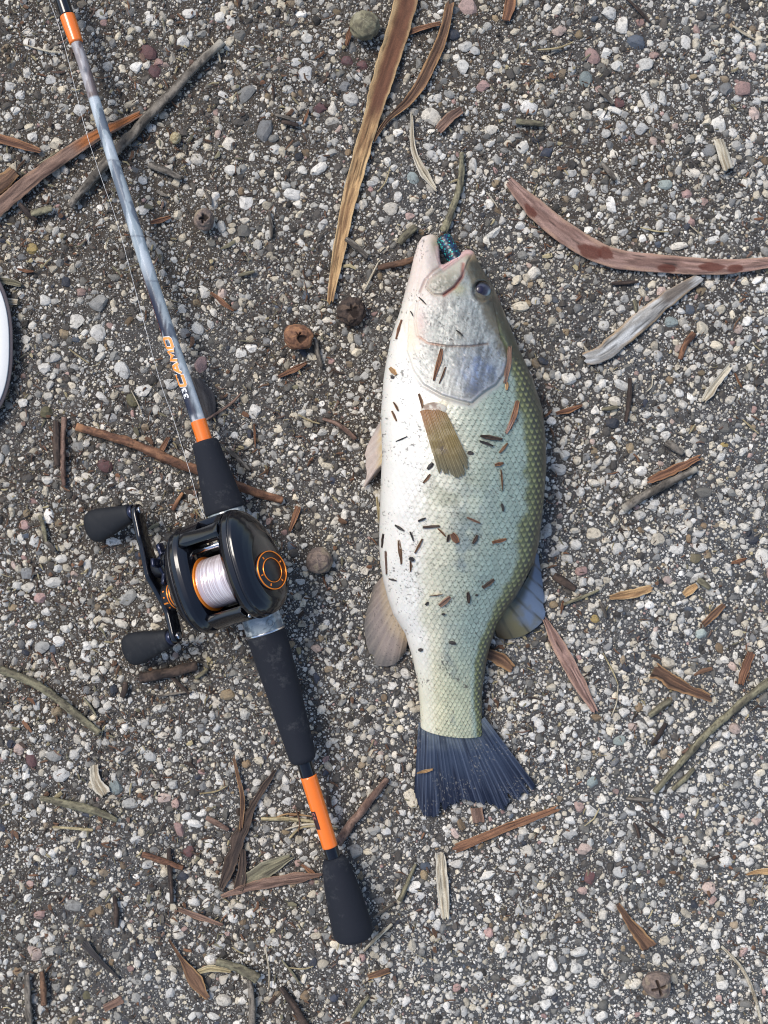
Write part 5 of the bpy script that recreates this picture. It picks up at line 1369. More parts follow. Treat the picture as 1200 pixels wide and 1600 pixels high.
def strip(name, label, cat, pts, widths, pal='brown', z=0.0032, thick=0.0009, curl=0.18, seed=None, group=None,
          ragged=0.12, wet=None, n=None, core=None, zpts=None):
    """a flat length of bark: pts in photo pixels, widths in pixels along it"""
    sd = seed if seed is not None else drnd.randrange(9999)
    P = catmull(pts, 60); length = np.linalg.norm(np.diff(P, axis=0), axis=1).sum()
    n = n or int(min(170, max(14, length / 2.4))); m = 17
    P = catmull(pts, n)
    w = np.interp(np.linspace(0, 1, n), np.linspace(0, 1, len(widths)), widths)
    T = np.gradient(P, axis=0); T /= np.linalg.norm(T, axis=1)[:, None] + 1e-9
    Nn = np.stack([-T[:, 1], T[:, 0]], 1)
    a = np.linspace(-1, 1, m)
    t = np.linspace(0, 1, n)
    ed = (1 + ragged * 1.8 * (fbm(t * length / 17, np.full(n, 0.3), 4, sd) - 0.5) * 2)[:, None] * np.where(a < 0, 1, 0)[None] + \
         (1 + ragged * 1.8 * (fbm(t * length / 17, np.full(n, 7.3), 4, sd + 3) - 0.5) * 2)[:, None] * np.where(a >= 0, 1, 0)[None]
    off = a[None] * 0.5 * w[:, None] * ed
    # ragged ends: each fibre stops where it likes
    e0 = (vnoise(a * 3.1, np.full(m, 1.7), sd + 5) - 0.3) * min(10, length * 0.10)
    e1 = (vnoise(a * 3.1, np.full(m, 4.7), sd + 6) - 0.3) * min(10, length * 0.10)
    sh = e0[None] * np.exp(-t[:, None] * length / 8) - e1[None] * np.exp(-(1 - t)[:, None] * length / 8)
    X = P[:, :1] + Nn[:, :1] * off + T[:, :1] * sh
    Y = P[:, 1:2] + Nn[:, 1:2] * off + T[:, 1:2] * sh
    fib = fbm(a[None] * 3.2 + 0 * t[:, None] + 0.25 * vnoise(t[:, None] * length / 25, a[None] * 0 + 2, sd), t[:, None] * length / 42, 3, sd + 9)
    wob = fbm(t * length / 60, t * 0 + 0.5, 2, sd + 12) - 0.5
    zb = z + 0.0022 * wob
    if zpts is not None: zb = zb + np.interp(t, np.linspace(0, 1, len(zpts)), zpts)
    Z = zb[:, None] + curl * (a[None] ** 2 - 0.4) * (w[:, None] * S * 0.5) + (fib - 0.5) * 0.0016
    Z = np.maximum(Z, 0.0013)
    top = Wn(X, Y, Z)
    bot = Wn(X, Y, np.maximum(Z - thick, 0.0004))
    V = np.concatenate([top.reshape(-1, 3), bot.reshape(-1, 3)])
    k = n * m
    F = [grid_faces(n, m, flip=True), grid_faces(n, m, off=k)]
    rim = np.concatenate([np.arange(m), np.arange(1, n) * m + m - 1, (n - 1) * m + np.arange(m - 2, -1, -1), np.arange(n - 2, 0, -1) * m])
    r2 = np.roll(rim, -1)
    F.append(np.stack([rim, r2, r2 + k, rim + k], 1))
    c1, c2, c3 = [litc(c) for c in PAL[pal]]
    fine = vnoise(a[None] * 7.0 + 0 * t[:, None], t[:, None] * length / 16, sd + 20)
    colr = mixc(c1, c2, sstep(0.38, 0.62, fib))
    fine2 = vnoise(a[None] * 13.0 + 0 * t[:, None], t[:, None] * length / 11, sd + 24)
    colr = colr * (0.55 + 0.55 * fine + 0.35 * fine2)[..., None]
    crack = sstep(0.80, 0.90, vnoise(a[None] * 8.0 + 0.4 * vnoise(t[:, None] * length / 20, 0 * a[None], sd + 1), t[:, None] * length / 50, sd + 27))
    colr = colr * (1 - 0.72 * crack)[..., None]
    edge = sstep(0.62, 1.0, abs(a)[None] + 0.35 * (fbm(t[:, None] * length / 22, a[None] * 2, 3, sd + 31) - 0.5) * 2)
    colr = mixc(colr, np.broadcast_to(c3, colr.shape), edge * 0.8)
    if core is not None:      # (t0, t1, colour): inner surface showing another colour over part of the length
        for (u0, u1, cc) in core:
            f = sstep(u0 - 0.05, u0 + 0.05, t)[:, None] * (1 - sstep(u1 - 0.05, u1 + 0.05, t)[:, None]) * sstep(0.95, 0.45, abs(a + 0.15)[None] + 0.4 * (fib - 0.5))
            colr = mixc(colr, lin(cc) * 0.62 * (0.7 + 0.6 * fine)[..., None], f)
    if wet is not None:       # damp stains
        for (u, aa, ru, ra) in wet:
            q = np.sqrt(((t[:, None] - u) / ru) ** 2 + ((a[None] - aa) / ra) ** 2) + 0.5 * (fbm(t[:, None] * 40, a[None] * 3, 3, sd + 50) - 0.5)
            colr = mixc(colr, lin((112, 58, 42)) * 0.62 + 0 * colr, sstep(1.0, 0.8, q) * 0.85)
    return put_centred(name, V, F, M_LITTER, np.concatenate([colr.reshape(-1, 3), colr.reshape(-1, 3) * 0.8]), smooth=True,
                       label=label, cat=cat, group=group)

def stick(name, label, cat, pts, radii, pal='grey', z=None, seed=None, group=None, knob=0.16, frayed=(0, 0)):
    """a round twig"""
    sd = seed if seed is not None else drnd.randrange(9999)
    P = catmull(pts, 60); length = np.linalg.norm(np.diff(P, axis=0), axis=1).sum()
    n = int(min(200, max(10, length / 2.0))); m = 18
    P = catmull(pts, n); t = np.linspace(0, 1, n)
    r = np.interp(t, np.linspace(0, 1, len(radii)), radii)
    P = P + 0.22 * r[:, None] * (np.stack([fbm(t * length / 30, t * 0, 3, sd), fbm(t * length / 30, t * 0 + 3, 3, sd + 1)], 1) - 0.5) * 2
    T = np.gradient(P, axis=0); T /= np.linalg.norm(T, axis=1)[:, None] + 1e-9
    Nn = np.stack([-T[:, 1], T[:, 0]], 1)
    th = np.linspace(0, 2 * np.pi, m, endpoint=False)
    lump = 1 + knob * 2 * (fbm(t[:, None] * length / 14, np.cos(th)[None] * 1.3 + np.sin(th)[None] * 2.1 + 5, 3, sd + 4) - 0.5) * 1.3
    lump = lump * (1 + knob * 1.2 * np.maximum(0, fbm(t * length / 26, t * 0 + 9, 2, sd + 7) - 0.62) / 0.38)[:, None]
    lump = lump + 0.16 * (vnoise(t[:, None] * length / 2.2, np.cos(th)[None] * 4 + np.sin(th)[None] * 5 + 20, sd + 41) - 0.5) + 0.10 * (vnoise(t[:, None] * length / 12, np.cos(th)[None] * 6 + np.sin(th)[None] * 7 + 40, sd + 42) - 0.5)
    R = r[:, None] * lump
    endt = np.minimum(t, 1 - t) * length
    R = R * np.clip(0.8 + endt / 6.0, 0.8, 1)[:, None]
    rm = r * S
    zc = (z if z is not None else 0.0016) + rm + 0.0012 * (fbm(t * length / 80, t * 0 + 2, 2, sd + 8))
    X = P[:, :1] + Nn[:, :1] * R * np.cos(th)[None]
    Y = P[:, 1:2] + Nn[:, 1:2] * R * np.cos(th)[None]
    Z = zc[:, None] + R * S * np.sin(th)[None]
    V = np.concatenate([Wn(X, Y, Z).reshape(-1, 3), Wn(P[:1, 0], P[:1, 1], zc[:1]).reshape(-1, 3), Wn(P[-1:, 0], P[-1:, 1], zc[-1:]).reshape(-1, 3)])
    F = [grid_faces(n, m, wrap=True)]
    i = np.arange(m); j = (i + 1) % m
    F.append(np.stack([j, i, np.full(m, n * m)], 1)); F.append(np.stack([i, j, np.full(m, n * m + 1)], 1) + np.array([(n - 1) * m, (n - 1) * m, 0]))
    c1, c2, c3 = [litc(c) for c in PAL[pal]]
    g = fbm(t[:, None] * length / 20, th[None] * 1.2, 4, sd + 11)
    colr = mixc(c1, c2, sstep(0.40, 0.60, g)) * (0.55 + 0.55 * vnoise(t[:, None] * length / 2.0, th[None] * 2.5, sd + 15) + 0.4 * vnoise(t[:, None] * length / 10, th[None] * 4, sd + 16))[..., None]
    colr = colr * (1 - 0.6 * sstep(0.78, 0.88, vnoise(t[:, None] * length / 5, th[None] * 3.0, sd + 17)))[..., None]
    fr = np.zeros(n)
    if frayed[0]: fr = np.maximum(fr, 1 - sstep(0, frayed[0], t + 0.04 * (vnoise(t * 90, t * 0, sd) - 0.5)))
    if frayed[1]: fr = np.maximum(fr, sstep(1 - frayed[1], 1, t))
    colr = mixc(colr, np.broadcast_to(c3, colr.shape), np.broadcast_to(fr[:, None], colr.shape[:2]))
    cols = np.concatenate([colr.reshape(-1, 3), c3[None] * 0.8, c3[None] * 0.8])
    return put_centred(name, V, F, M_LITTER, cols, label=label, cat=cat, group=group)

# --- the big pieces
strip("bark_strip", "long tan strip of bark tapering to a point beside the fish's snout", "bark",
      [(640, -25), (626, 35), (600, 118), (572, 215), (546, 310), (529, 395), (515, 474)], [36, 36, 33, 27, 25, 22, 19, 9], 'tan',
      z=0.0042, curl=0.3, seed=5, ragged=0.1, core=[(0.0, 0.42, (120, 80, 58))])
strip("bark_strip", "slim brown curved bark ribbon lying beside the long tan strip", "bark",
      [(703, 4), (692, 55), (668, 110), (640, 155), (603, 190), (583, 222)], [13, 15, 18, 18, 14, 7, 3], 'brown', z=0.0046, curl=0.2, seed=8)
strip("bark_strip", "short frayed reddish bark sliver bridging two longer bark strips", "bark", [(632, 53), (660, 43), (690, 36)], [9, 8, 6], 'rust', z=0.003)
strip("bark_strip", "large curved pinkish bark strip with dark red damp stains", "bark",
      [(792, 280), (828, 318), (872, 356), (922, 388), (968, 405), (1040, 412), (1120, 417), (1215, 409)], [14, 30, 34, 33, 30, 28, 26, 22, 16], 'pink',
      z=0.0062, curl=-0.22, seed=12, ragged=0.06, thick=0.0016, wet=[(0.13, 0.5, 0.03, 0.5), (0.37, 0.3, 0.05, 0.7), (0.42, -0.2, 0.03, 0.8), (0.63, 0.5, 0.035, 0.5), (0.78, 0.0, 0.045, 0.6), (0.86, 0.4, 0.03, 0.6)])
strip("wood_chip", "weathered pale grey wood sliver with an orange brown edge", "wood chip",
      [(910, 562), (948, 548), (1000, 503), (1050, 462), (1096, 432)], [20, 30, 30, 27, 22, 14], 'silver', z=0.005, curl=-0.25, thick=0.002, seed=15, core=[(0.68, 0.92, (126, 116, 106))])
stick("twig", "grey bark-covered stick crossing under the rod blank", "stick", [(108, 322), (180, 237), (262, 150), (318, 92), (348, 64)], [5.5, 7.5, 8, 7.5, 7, 6], 'grey', seed=31, frayed=(0, 0.12))
strip("bark_strip", "reddish brown splintered bark lying across the grey stick under the rod", "bark",
      [(-14, 335), (40, 288), (92, 250), (148, 213), (190, 193), (222, 176)], [26, 24, 23, 22, 20, 16, 9], 'red', z=0.0056, curl=-0.2, thick=0.0018, seed=41, core=[(0.6, 1.0, (176, 108, 58))])
strip("bark_strip", "thin bark splinter pressed against the reddish splintered bark", "bark", [(62, 258), (82, 246), (100, 233)], [7, 8, 5], 'olive', z=0.003)
strip("bark_strip", "short orange brown bark sliver left of the rod blank", "bark", [(-8, 214), (26, 224), (64, 236)], [14, 15, 8], 'rust', z=0.0034, seed=44)
strip("bark_chunk", "thick brown bark block with a broken end", "bark", [(-12, 296), (8, 282), (24, 266)], [26, 26, 20], 'brown', z=0.0055, thick=0.004, curl=-0.3, seed=45)
stick("twig", "long rust brown twig passing under the fore grip", "stick", [(118, 666), (200, 691), (290, 728), (384, 764), (442, 781)], [6, 7, 7.5, 7, 6], 'rust', seed=47, frayed=(0.06, 0))
stick("twig", "straight dark brown twig of a side by side pair", "stick", [(88, 657), (90, 728)], [4.5, 5.5, 5], 'dark', seed=50)
stick("twig", "reddish twig with a split lower end of a side by side pair", "stick", [(100, 652), (98, 712), (100, 760)], [4, 5, 3], 'red', seed=51)
stick("twig", "grey curved stick tapering away below the reel handle", "stick", [(-10, 1042), (58, 1070), (100, 1100), (156, 1146)], [6, 6.5, 6, 5], 'olive', seed=53)
stick("twig", "thick dark brown stub under the lower handle knob", "stick", [(216, 1060), (262, 1052), (310, 1040)], [9, 8, 8], 'dark', seed=54)
strip("bark_strip", "reddish bark strip with its tip touching the butt grip", "bark", [(342, 1402), (390, 1386), (440, 1376), (504, 1366)], [6, 12, 18, 17, 5], 'red', z=0.0048, curl=-0.15, seed=55, ragged=0.2)
strip("wood_chip", "flat grey wood chip lying above the reddish bark strip", "wood chip", [(376, 1384), (410, 1362), (458, 1337)], [22, 26, 9], 'olive', z=0.0042, seed=56, curl=0.05)
stick("twig", "reddish brown stick leaning towards the orange handle sleeve", "stick", [(526, 1320), (562, 1270), (606, 1217)], [7, 6.5, 4.5], 'red', seed=57)
strip("bark_strip", "rusty bark strip lying just below the tail fin", "bark", [(709, 1327), (750, 1310), (800, 1290), (874, 1262)], [14, 14, 12, 9], 'rust', z=0.004, curl=-0.2, seed=58)
strip("wood_chip", "pale straw coloured wood chip standing below the tail fin", "wood chip", [(688, 1332), (691, 1380), (696, 1438)], [15, 20, 12], 'pale', z=0.0038, seed=59)
strip("bark_strip", "flat pink bark strip pointing away from the dorsal fin", "bark", [(851, 966), (876, 1015), (902, 1062), (931, 1114)], [8, 22, 21, 11], 'pink', z=0.0046, curl=-0.1, seed=60)
stick("twig", "pale greenish lichen-grey twig running off past the gravel", "stick", [(1212, 1056), (1122, 1130), (1062, 1193), (1022, 1238)], [6.5, 6, 5.5, 5], 'olive', seed=61)
strip("wood_splinter", "frayed brown wood splinter fanning open at one end", "wood chip", [(1022, 1046), (1062, 1070), (1112, 1092)], [26, 17, 10], 'brown', z=0.005, seed=62, ragged=0.35, thick=0.002)
strip("wood_splinter", "short ribbed orange brown splinter above the greenish twig", "wood chip", [(1157, 1070), (1164, 1046), (1174, 1018)], [10, 16, 12], 'rust', z=0.004, seed=63, ragged=0.3)
strip("wood_splinter", "dark brown cracked bark splinter flaring at its lower end", "wood chip", [(964, 1412), (988, 1446), (1016, 1482)], [8, 15, 24], 'brown', z=0.0045, seed=64, ragged=0.25, thick=0.002)
stick("straw", "pale curved straw stalk lying on fine gravel", "straw", [(1127, 1478), (1160, 1515), (1180, 1560), (1194, 1612)], [2.2, 2.8, 2.8, 2.4], 'pale', seed=65)
stick("twig", "grey twig with a frayed end beside red brown bark", "stick", [(972, 795), (1020, 768), (1090, 732)], [6.5, 6.5, 5], 'grey', seed=66, frayed=(0.1, 0.12))
strip("bark_strip", "rough red brown bark flake lying against the frayed grey twig", "bark", [(1010, 752), (1050, 735), (1096, 714)], [9, 14, 8], 'rust', z=0.0045, seed=67, ragged=0.3)
strip("wood_chip", "ragged pale and brown wood chip on its own right of the fish", "wood chip", [(1098, 628), (1118, 600), (1142, 570)], [9, 15, 10], 'pale', z=0.004, seed=68, ragged=0.35)
stick("twig", "short knobbly red twig near the ragged pale chip", "stick", [(1063, 562), (1070, 540), (1085, 520)], [3.5, 4.5, 5], 'rust', seed=69, knob=0.4)
strip("dry_leaf", "pale grey twisted leaf strip below a white stone", "leaf", [(643, 176), (645, 228), (658, 262), (682, 298)], [4, 7, 9, 14, 5], 'pale', z=0.0035, seed=70)
stick("rootlet", "grey rootlet running down to the lure in the mouth", "root", [(722, 238), (718, 290), (706, 330), (694, 362)], [3.5, 5, 4.5, 6], 'olive', seed=71, knob=0.5)
stick("twig", "brown twig end touching the lower jaw", "stick", [(590, 418), (620, 412), (652, 404)], [4.5, 5, 5], 'brown', seed=72)
stick("twig", "short tan twig stub just above the lower jaw", "stick", [(622, 380), (636, 366), (650, 354)], [5.5, 6, 5.5], 'olive', seed=73)
strip("bark_strip", "square torn brown bark flake beside a large white stone", "bark", [(682, 204), (702, 186), (722, 170)], [15, 17, 13], 'red', z=0.004, seed=74, ragged=0.3)
strip("bark_strip", "bark tip reaching in above the large pinkish strip", "bark", [(800, -20), (797, 8), (790, 33)], [16, 17, 12], 'rust', z=0.004, seed=75)
strip("wood_peg", "straight white wooden peg lying among the stones", "wood chip", [(1122, 217), (1130, 240), (1138, 266)], [15, 18, 16], 'pale', z=0.006, thick=0.004, curl=-0.4, seed=76, ragged=0.03)
strip("dry_leaf", "dark slate-coloured flat strip lying against the rod blank", "leaf", [(304, 590), (318, 620), (326, 656)], [18, 32, 22], 'slate', z=0.003, seed=77, curl=0.05)  # a flat dark strip beside the blank, not identified as a leaf
stick("stalk", "thin curved red leaf stalk by the dark flat strip", "stalk", [(322, 656), (348, 640), (366, 626), (378, 613)], [1.6, 2.0, 2.0, 1.2], 'red', seed=78)
stick("stalk", "orange stalk with a yellow tip next to the reel", "stalk", [(270, 798), (277, 784), (286, 770)], [3, 3.4, 2.5], 'rust', seed=79, frayed=(0, 0.5))
strip("wood_chip", "brown wood chip lying beside the tail root", "wood chip", [(760, 1020), (780, 1030), (802, 1046)], [16, 22, 14], 'brown', z=0.004, seed=80, thick=0.002)
strip("bark_strip", "small square brown bark piece peeping from under the tail", "bark", [(744, 1262), (747, 1286)], [18, 19], 'red', z=0.0032, seed=81)
strip("bark_strip", "shaggy brown bark root splitting into two strands", "bark", [(344, 1392), (362, 1345), (376, 1300), (400, 1250), (432, 1200)], [10, 20, 20, 14, 10, 5], 'dark', z=0.0045, seed=82, ragged=0.3, thick=0.002)
strip("bark_strip", "thin bark strand hanging off the shaggy brown root", "bark", [(376, 1298), (379, 1250), (372, 1215), (364, 1180)], [5, 7, 6, 4], 'brown', z=0.0055, seed=83)
strip("bark_strip", "short splintered bark tuft below the shaggy brown root", "bark", [(372, 1392), (378, 1360), (380, 1325)], [16, 15, 6], 'dark', z=0.0045, seed=84, ragged=0.35)
stick("twig", "pale bleached twig with a brown peeling end", "stick", [(62, 1247), (112, 1258), (150, 1268), (184, 1282)], [4, 6.5, 6.5, 3.5], 'olive', seed=85)
stick("straw", "straight yellow straw under the pale bleached twig", "straw", [(82, 1292), (146, 1297)], [2, 2.5], 'straw', seed=86)
strip("dry_leaf", "forked white dry leaf beside a pale teal stone", "leaf", [(148, 1195), (150, 1218), (164, 1244)], [12, 15, 22], 'pale', z=0.003, seed=87, ragged=0.4)
stick("twig", "thick grey stick stub near a folded tan leaf", "stick", [(338, 1502), (370, 1512), (404, 1530)], [6, 7.5, 9], 'olive', seed=88)
stick("twig", "grey stick end standing below the thick grey stub", "stick", [(390, 1532), (394, 1570), (393, 1615)], [4, 5.5, 6], 'grey', seed=89)
strip("dry_leaf", "folded tan leaf with a curled tip on dark gravel", "leaf", [(306, 1520), (330, 1513), (362, 1518)], [8, 12, 6], 'straw', z=0.004, seed=90)
strip("dry_leaf", "spoon shaped brown leaf beside the folded tan leaf", "leaf", [(262, 1466), (290, 1508), (318, 1552), (327, 1560)], [3, 6, 24, 6], 'brown', z=0.004, seed=91)
stick("twig", "upright dark grey stick of a loose pair", "stick", [(42, 1522), (44, 1560), (47, 1605)], [4.5, 5.5, 4.5], 'grey', seed=92)
stick("twig", "upright brown stick of a loose pair with a rusty tip", "stick", [(66, 1518), (68, 1545), (68, 1572)], [4, 5, 4.5], 'brown', seed=93)
strip("dry_leaf", "long thin dark leaf with a wide stem end", "leaf", [(130, 1472), (150, 1495), (186, 1530)], [14, 7, 3], 'slate', z=0.003, seed=94)
strip("bark_strip", "small tan bark chip with a torn stem above it", "bark", [(162, 1576), (192, 1561)], [12, 13], 'red', z=0.0035, seed=95)
stick("twig", "brown stick slanting away below the butt grip", "stick", [(438, 1542), (458, 1570), (484, 1612)], [4, 6, 6], 'dark', seed=96)
strip("wood_chip", "blunt brown wood chip lying below the butt grip", "wood chip", [(574, 1527), (592, 1521), (610, 1515)], [9, 11, 9], 'brown', z=0.004, seed=97)
stick("twig", "forked tan twig beside the blunt brown chip", "stick", [(550, 1590), (562, 1574), (577, 1556)], [3, 3.5, 3], 'olive', seed=98)
stick("straw", "grey stalk lying right at the end of the butt grip", "straw", [(568, 1486), (592, 1462), (613, 1444)], [2.2, 2.8, 2.6], 'pale', seed=99)
stick("straw", "short grey stalk touching the side of the butt grip", "straw", [(584, 1434), (616, 1412)], [2.4, 2.8], 'grey', seed=100)
stick("twig", "thin tan twig flaring at its foot beside the pale wood chip", "stick", [(624, 1408), (636, 1382), (650, 1350)], [4.5, 3.2, 2.4], 'olive', seed=101)
for k, (pp, rr, pl) in enumerate([([(408, 1279), (445, 1280), (490, 1284), (528, 1296)], [3, 3.5, 2.5, 2], 'straw'), ([(445, 1296), (480, 1288), (530, 1292)], [1.6, 2, 1.5], 'pale'),
                              ([(452, 1310), (470, 1294), (500, 1290)], [1.5, 1.8, 1.5], 'straw'), ([(425, 1280), (450, 1272), (488, 1276)], [1.2, 1.6, 1.2], 'tan'), ([(462, 1262), (468, 1284), (466, 1300)], [1.1, 1.3, 1.1], 'brown')]):
    stick("dry_grass", "dry tan grass blade lying under the orange handle sleeve", "grass blade", pp, rr, pl, group="grass blades under the handle sleeve", seed=110 + k, z=0.001 + 0.0006 * k)
strip("wood_chip", "splintered tan chip pair right of the pink bark strip", "wood chip", [(952, 935), (985, 928), (1020, 918)], [7, 16, 10], 'tan', z=0.004, seed=120, ragged=0.3)
strip("bark_strip", "cracked brown bark piece lying beyond the splintered tan chips", "bark", [(1098, 977), (1114, 962), (1132, 944)], [9, 13, 9], 'brown', z=0.004, seed=121, ragged=0.2)
strip("dry_leaf", "small orange leaf flake beside three white stones", "leaf", [(1068, 930), (1078, 922), (1089, 914)], [10, 14, 8], 'tan', z=0.0035, seed=122)
stick("twig", "olive stub below the frayed brown splinter", "stick", [(1014, 1118), (1030, 1106), (1048, 1094)], [4, 6, 5], 'olive', seed=123)
strip("wood_chip", "orange brown wood tip at the frame side of fine gravel", "wood chip", [(1165, 1367), (1185, 1362), (1215, 1362)], [3, 9, 14], 'tan', z=0.004, seed=124)
strip("bark_strip", "dark brown bark flake beside the orange handle sleeve", "bark", [(512, 1243), (515, 1262)], [9, 8], 'dark', z=0.003, seed=125)
stick("twig", "rusty twig with a dark broken end left of the shaggy root", "stick", [(222, 1334), (252, 1344), (286, 1357)], [4, 5, 3.5], 'rust', seed=126)
stick("twig", "upright brown shred crossing the rusty twig", "stick", [(264, 1325), (266, 1362), (269, 1412)], [3, 4, 3], 'dark', seed=127)
strip("bark_strip", "brown bark shred with an orange underside at the shaggy root's foot", "bark", [(276, 1420), (310, 1432), (350, 1446)], [6, 9, 5], 'red', z=0.004, seed=128, ragged=0.3)
stick("twig", "brown shred lying above the butt grip's reddish bark", "stick", [(322, 1277), (340, 1287), (358, 1297)], [4, 4.5, 3], 'red', seed=129)
strip("bark_strip", "curled rusty leaf stem under the fore grip's long twig", "bark", [(246, 715), (254, 700), (264, 682)], [7, 8, 5], 'rust', z=0.003, seed=130)
strip("dry_leaf", "rust coloured crumpled leaf beside the reel", "leaf", [(452, 830), (460, 808), (466, 790)], [5, 8, 11], 'rust', z=0.003, seed=131, ragged=0.4)
stick("twig", "grey broken twig lying right of the fore grip", "stick", [(352, 700), (372, 716), (390, 735)], [2.5, 3.5, 3], 'grey', seed=132)
stick("twig", "short dark red twig between rod and fish", "stick", [(504, 654), (530, 664), (556, 686)], [2.5, 3.6, 3.4], 'red', seed=133)
stick("straw", "thin pale straw lying above the lower jaw", "straw", [(568, 455), (576, 440), (592, 408)], [1.2, 1.6, 1.2], 'pale', seed=134)
stick("twig", "grey twig hanging below the rust coloured seed pod", "stick", [(494, 530), (496, 552), (502, 574)], [3.4, 4, 3.2], 'grey', seed=135)
strip("wood_chip", "weathered split twig pair by the left rim of the white panel", "wood chip", [(-6, 436), (14, 440), (34, 446)], [7, 10, 6], 'olive', z=0.0035, seed=136)
strip("wood_chip", "grey split chip below the weathered twig pair", "wood chip", [(10, 470), (28, 472)], [10, 9], 'pale', z=0.0035, seed=137)
stick("twig", "grey broken stub below the reddish splintered bark", "stick", [(48, 334), (82, 326)], [5, 5.5], 'olive', seed=138)
stick("twig", "dark twig lying beside the grey broken stub", "stick", [(30, 318), (40, 330), (57, 346)], [3.5, 4.5, 3], 'dark', seed=139)
stick("twig", "black and white peeling stub right of the rod blank", "stick", [(232, 257), (256, 266), (284, 279)], [5, 5.5, 4], 'grey', seed=140)

# --- small look-alike bits, told apart only by where they lie
for k, (x0, y0, x1, y1, w) in enumerate([(328, 456, 366, 486, 8), (434, 589, 480, 566, 9), (868, 646, 911, 633, 9), (397, 662, 399, 700, 4), (26, 420, 54, 424, 6),
                                         (234, 348, 268, 338, 9), (1148, 583, 1160, 606, 4), (1142, 880, 1168, 872, 7), (452, 1275, 470, 1268, 4), (862, 640, 850, 652, 4),
                                         (482, 170, 474, 195, 4), (541, 72, 548, 40, 8), (880, 938, 876, 960, 5), (470, 1350, 500, 1372, 7)]):
    strip("bark_chip", "small slim orange brown bark chip lying loose on the gravel", "bark", [(x0, y0), ((x0 + x1) / 2, (y0 + y1) / 2 + 1), (x1, y1)], [w * 0.5, w, w * 0.4],
          'rust', z=0.0032, seed=200 + k, group="small orange bark chips", ragged=0.25)
for k, (x0, y0, x1, y1, r) in enumerate([(934, 138, 958, 163, 4), (978, -4, 1016, 36, 2.5), (806, 189, 850, 195, 5), (940, 256, 962, 282, 4), (985, 590, 978, 660, 4), (940, 640, 966, 636, 4), (1040, 690, 1068, 710, 6),
                                         (865, 900, 900, 922, 7), (880, 945, 936, 922, 3), (936, 940, 948, 966, 3), (955, 443, 998, 440, 3), (990, 468, 994, 488, 3), (430, 180, 468, 188, 3), (440, 190, 466, 196, 4),
                                         (62, 805, 72, 850, 3.5), (70, 845, 86, 862, 4), (258, 1050, 296, 1085, 3), (305, 1060, 325, 1045, 3.5), (245, 1088, 300, 1080, 2), (1018, 1165, 1040, 1130, 4),
                                         (1050, 1235, 1085, 1200, 4.5), (980, 1248, 1022, 1251, 4), (1008, 1284, 1040, 1310, 3), (130, 1090, 150, 1118, 2), (420, 330, 424, 372, 3), (178, 1400, 182, 1450, 4),
                                         (470, 1540, 440, 1500, 2), (322, 300, 330, 320, 3), (1000, 1310, 990, 1285, 3), (372, 430, 398, 424, 3), (540, 372, 575, 402, 5), (196, 1065, 190, 1090, 5), (1090, 905, 1110, 920, 5)]):
    stick("twig", "small %s twig fragment lying loose on the gravel" % ("pale grey", "dark brown", "olive brown")[k % 3], "stick", [(x0, y0), ((x0 + x1) / 2 + 1.5, (y0 + y1) / 2), (x1, y1)], [r * 0.8, r, r * 0.7],
          ('grey', 'dark', 'olive')[k % 3], seed=240 + k, group="small loose %s twig fragments" % ("grey", "dark brown", "olive")[k % 3])
for k, (x0, y0, x1, y1, r) in enumerate([(38, 70, 95, 82, 1.6), (840, 78, 896, 66, 1.6), (1145, 40, 1180, 62, 2.2), (1000, 355, 1045, 362, 1.4), (1100, 370, 1078, 352, 1.2), (942, 1020, 966, 1070, 1.3), (966, 1070, 955, 1120, 1.3),
                                         (610, 260, 590, 300, 1.1), (760, 300, 778, 325, 1.2), (312, 1240, 355, 1228, 1.4), (1020, 590, 1010, 612, 1.3), (1160, 655, 1186, 678, 1.4), (330, 60, 345, 98, 1.5),
                                         (450, 1512, 490, 1510, 1.4), (414, 1480, 420, 1545, 1.4), (362, 1480, 382, 1490, 1.5), (360, 640, 340, 628, 1), (466, 648, 500, 662, 1.6), (205, 610, 222, 650, 1), (108, 545, 140, 568, 1.2)]):
    stick("straw", "thin %s straw fragment lying loose on the gravel" % ("whitish", "yellow")[k % 2], "straw", [(x0, y0), ((x0 + x1) / 2 + 3, (y0 + y1) / 2 + 3), (x1, y1)], [r * 0.7, r, r * 0.7], ('pale', 'straw')[k % 2], seed=300 + k,
          group="thin loose %s straw fragments" % ("whitish", "yellow")[k % 2])

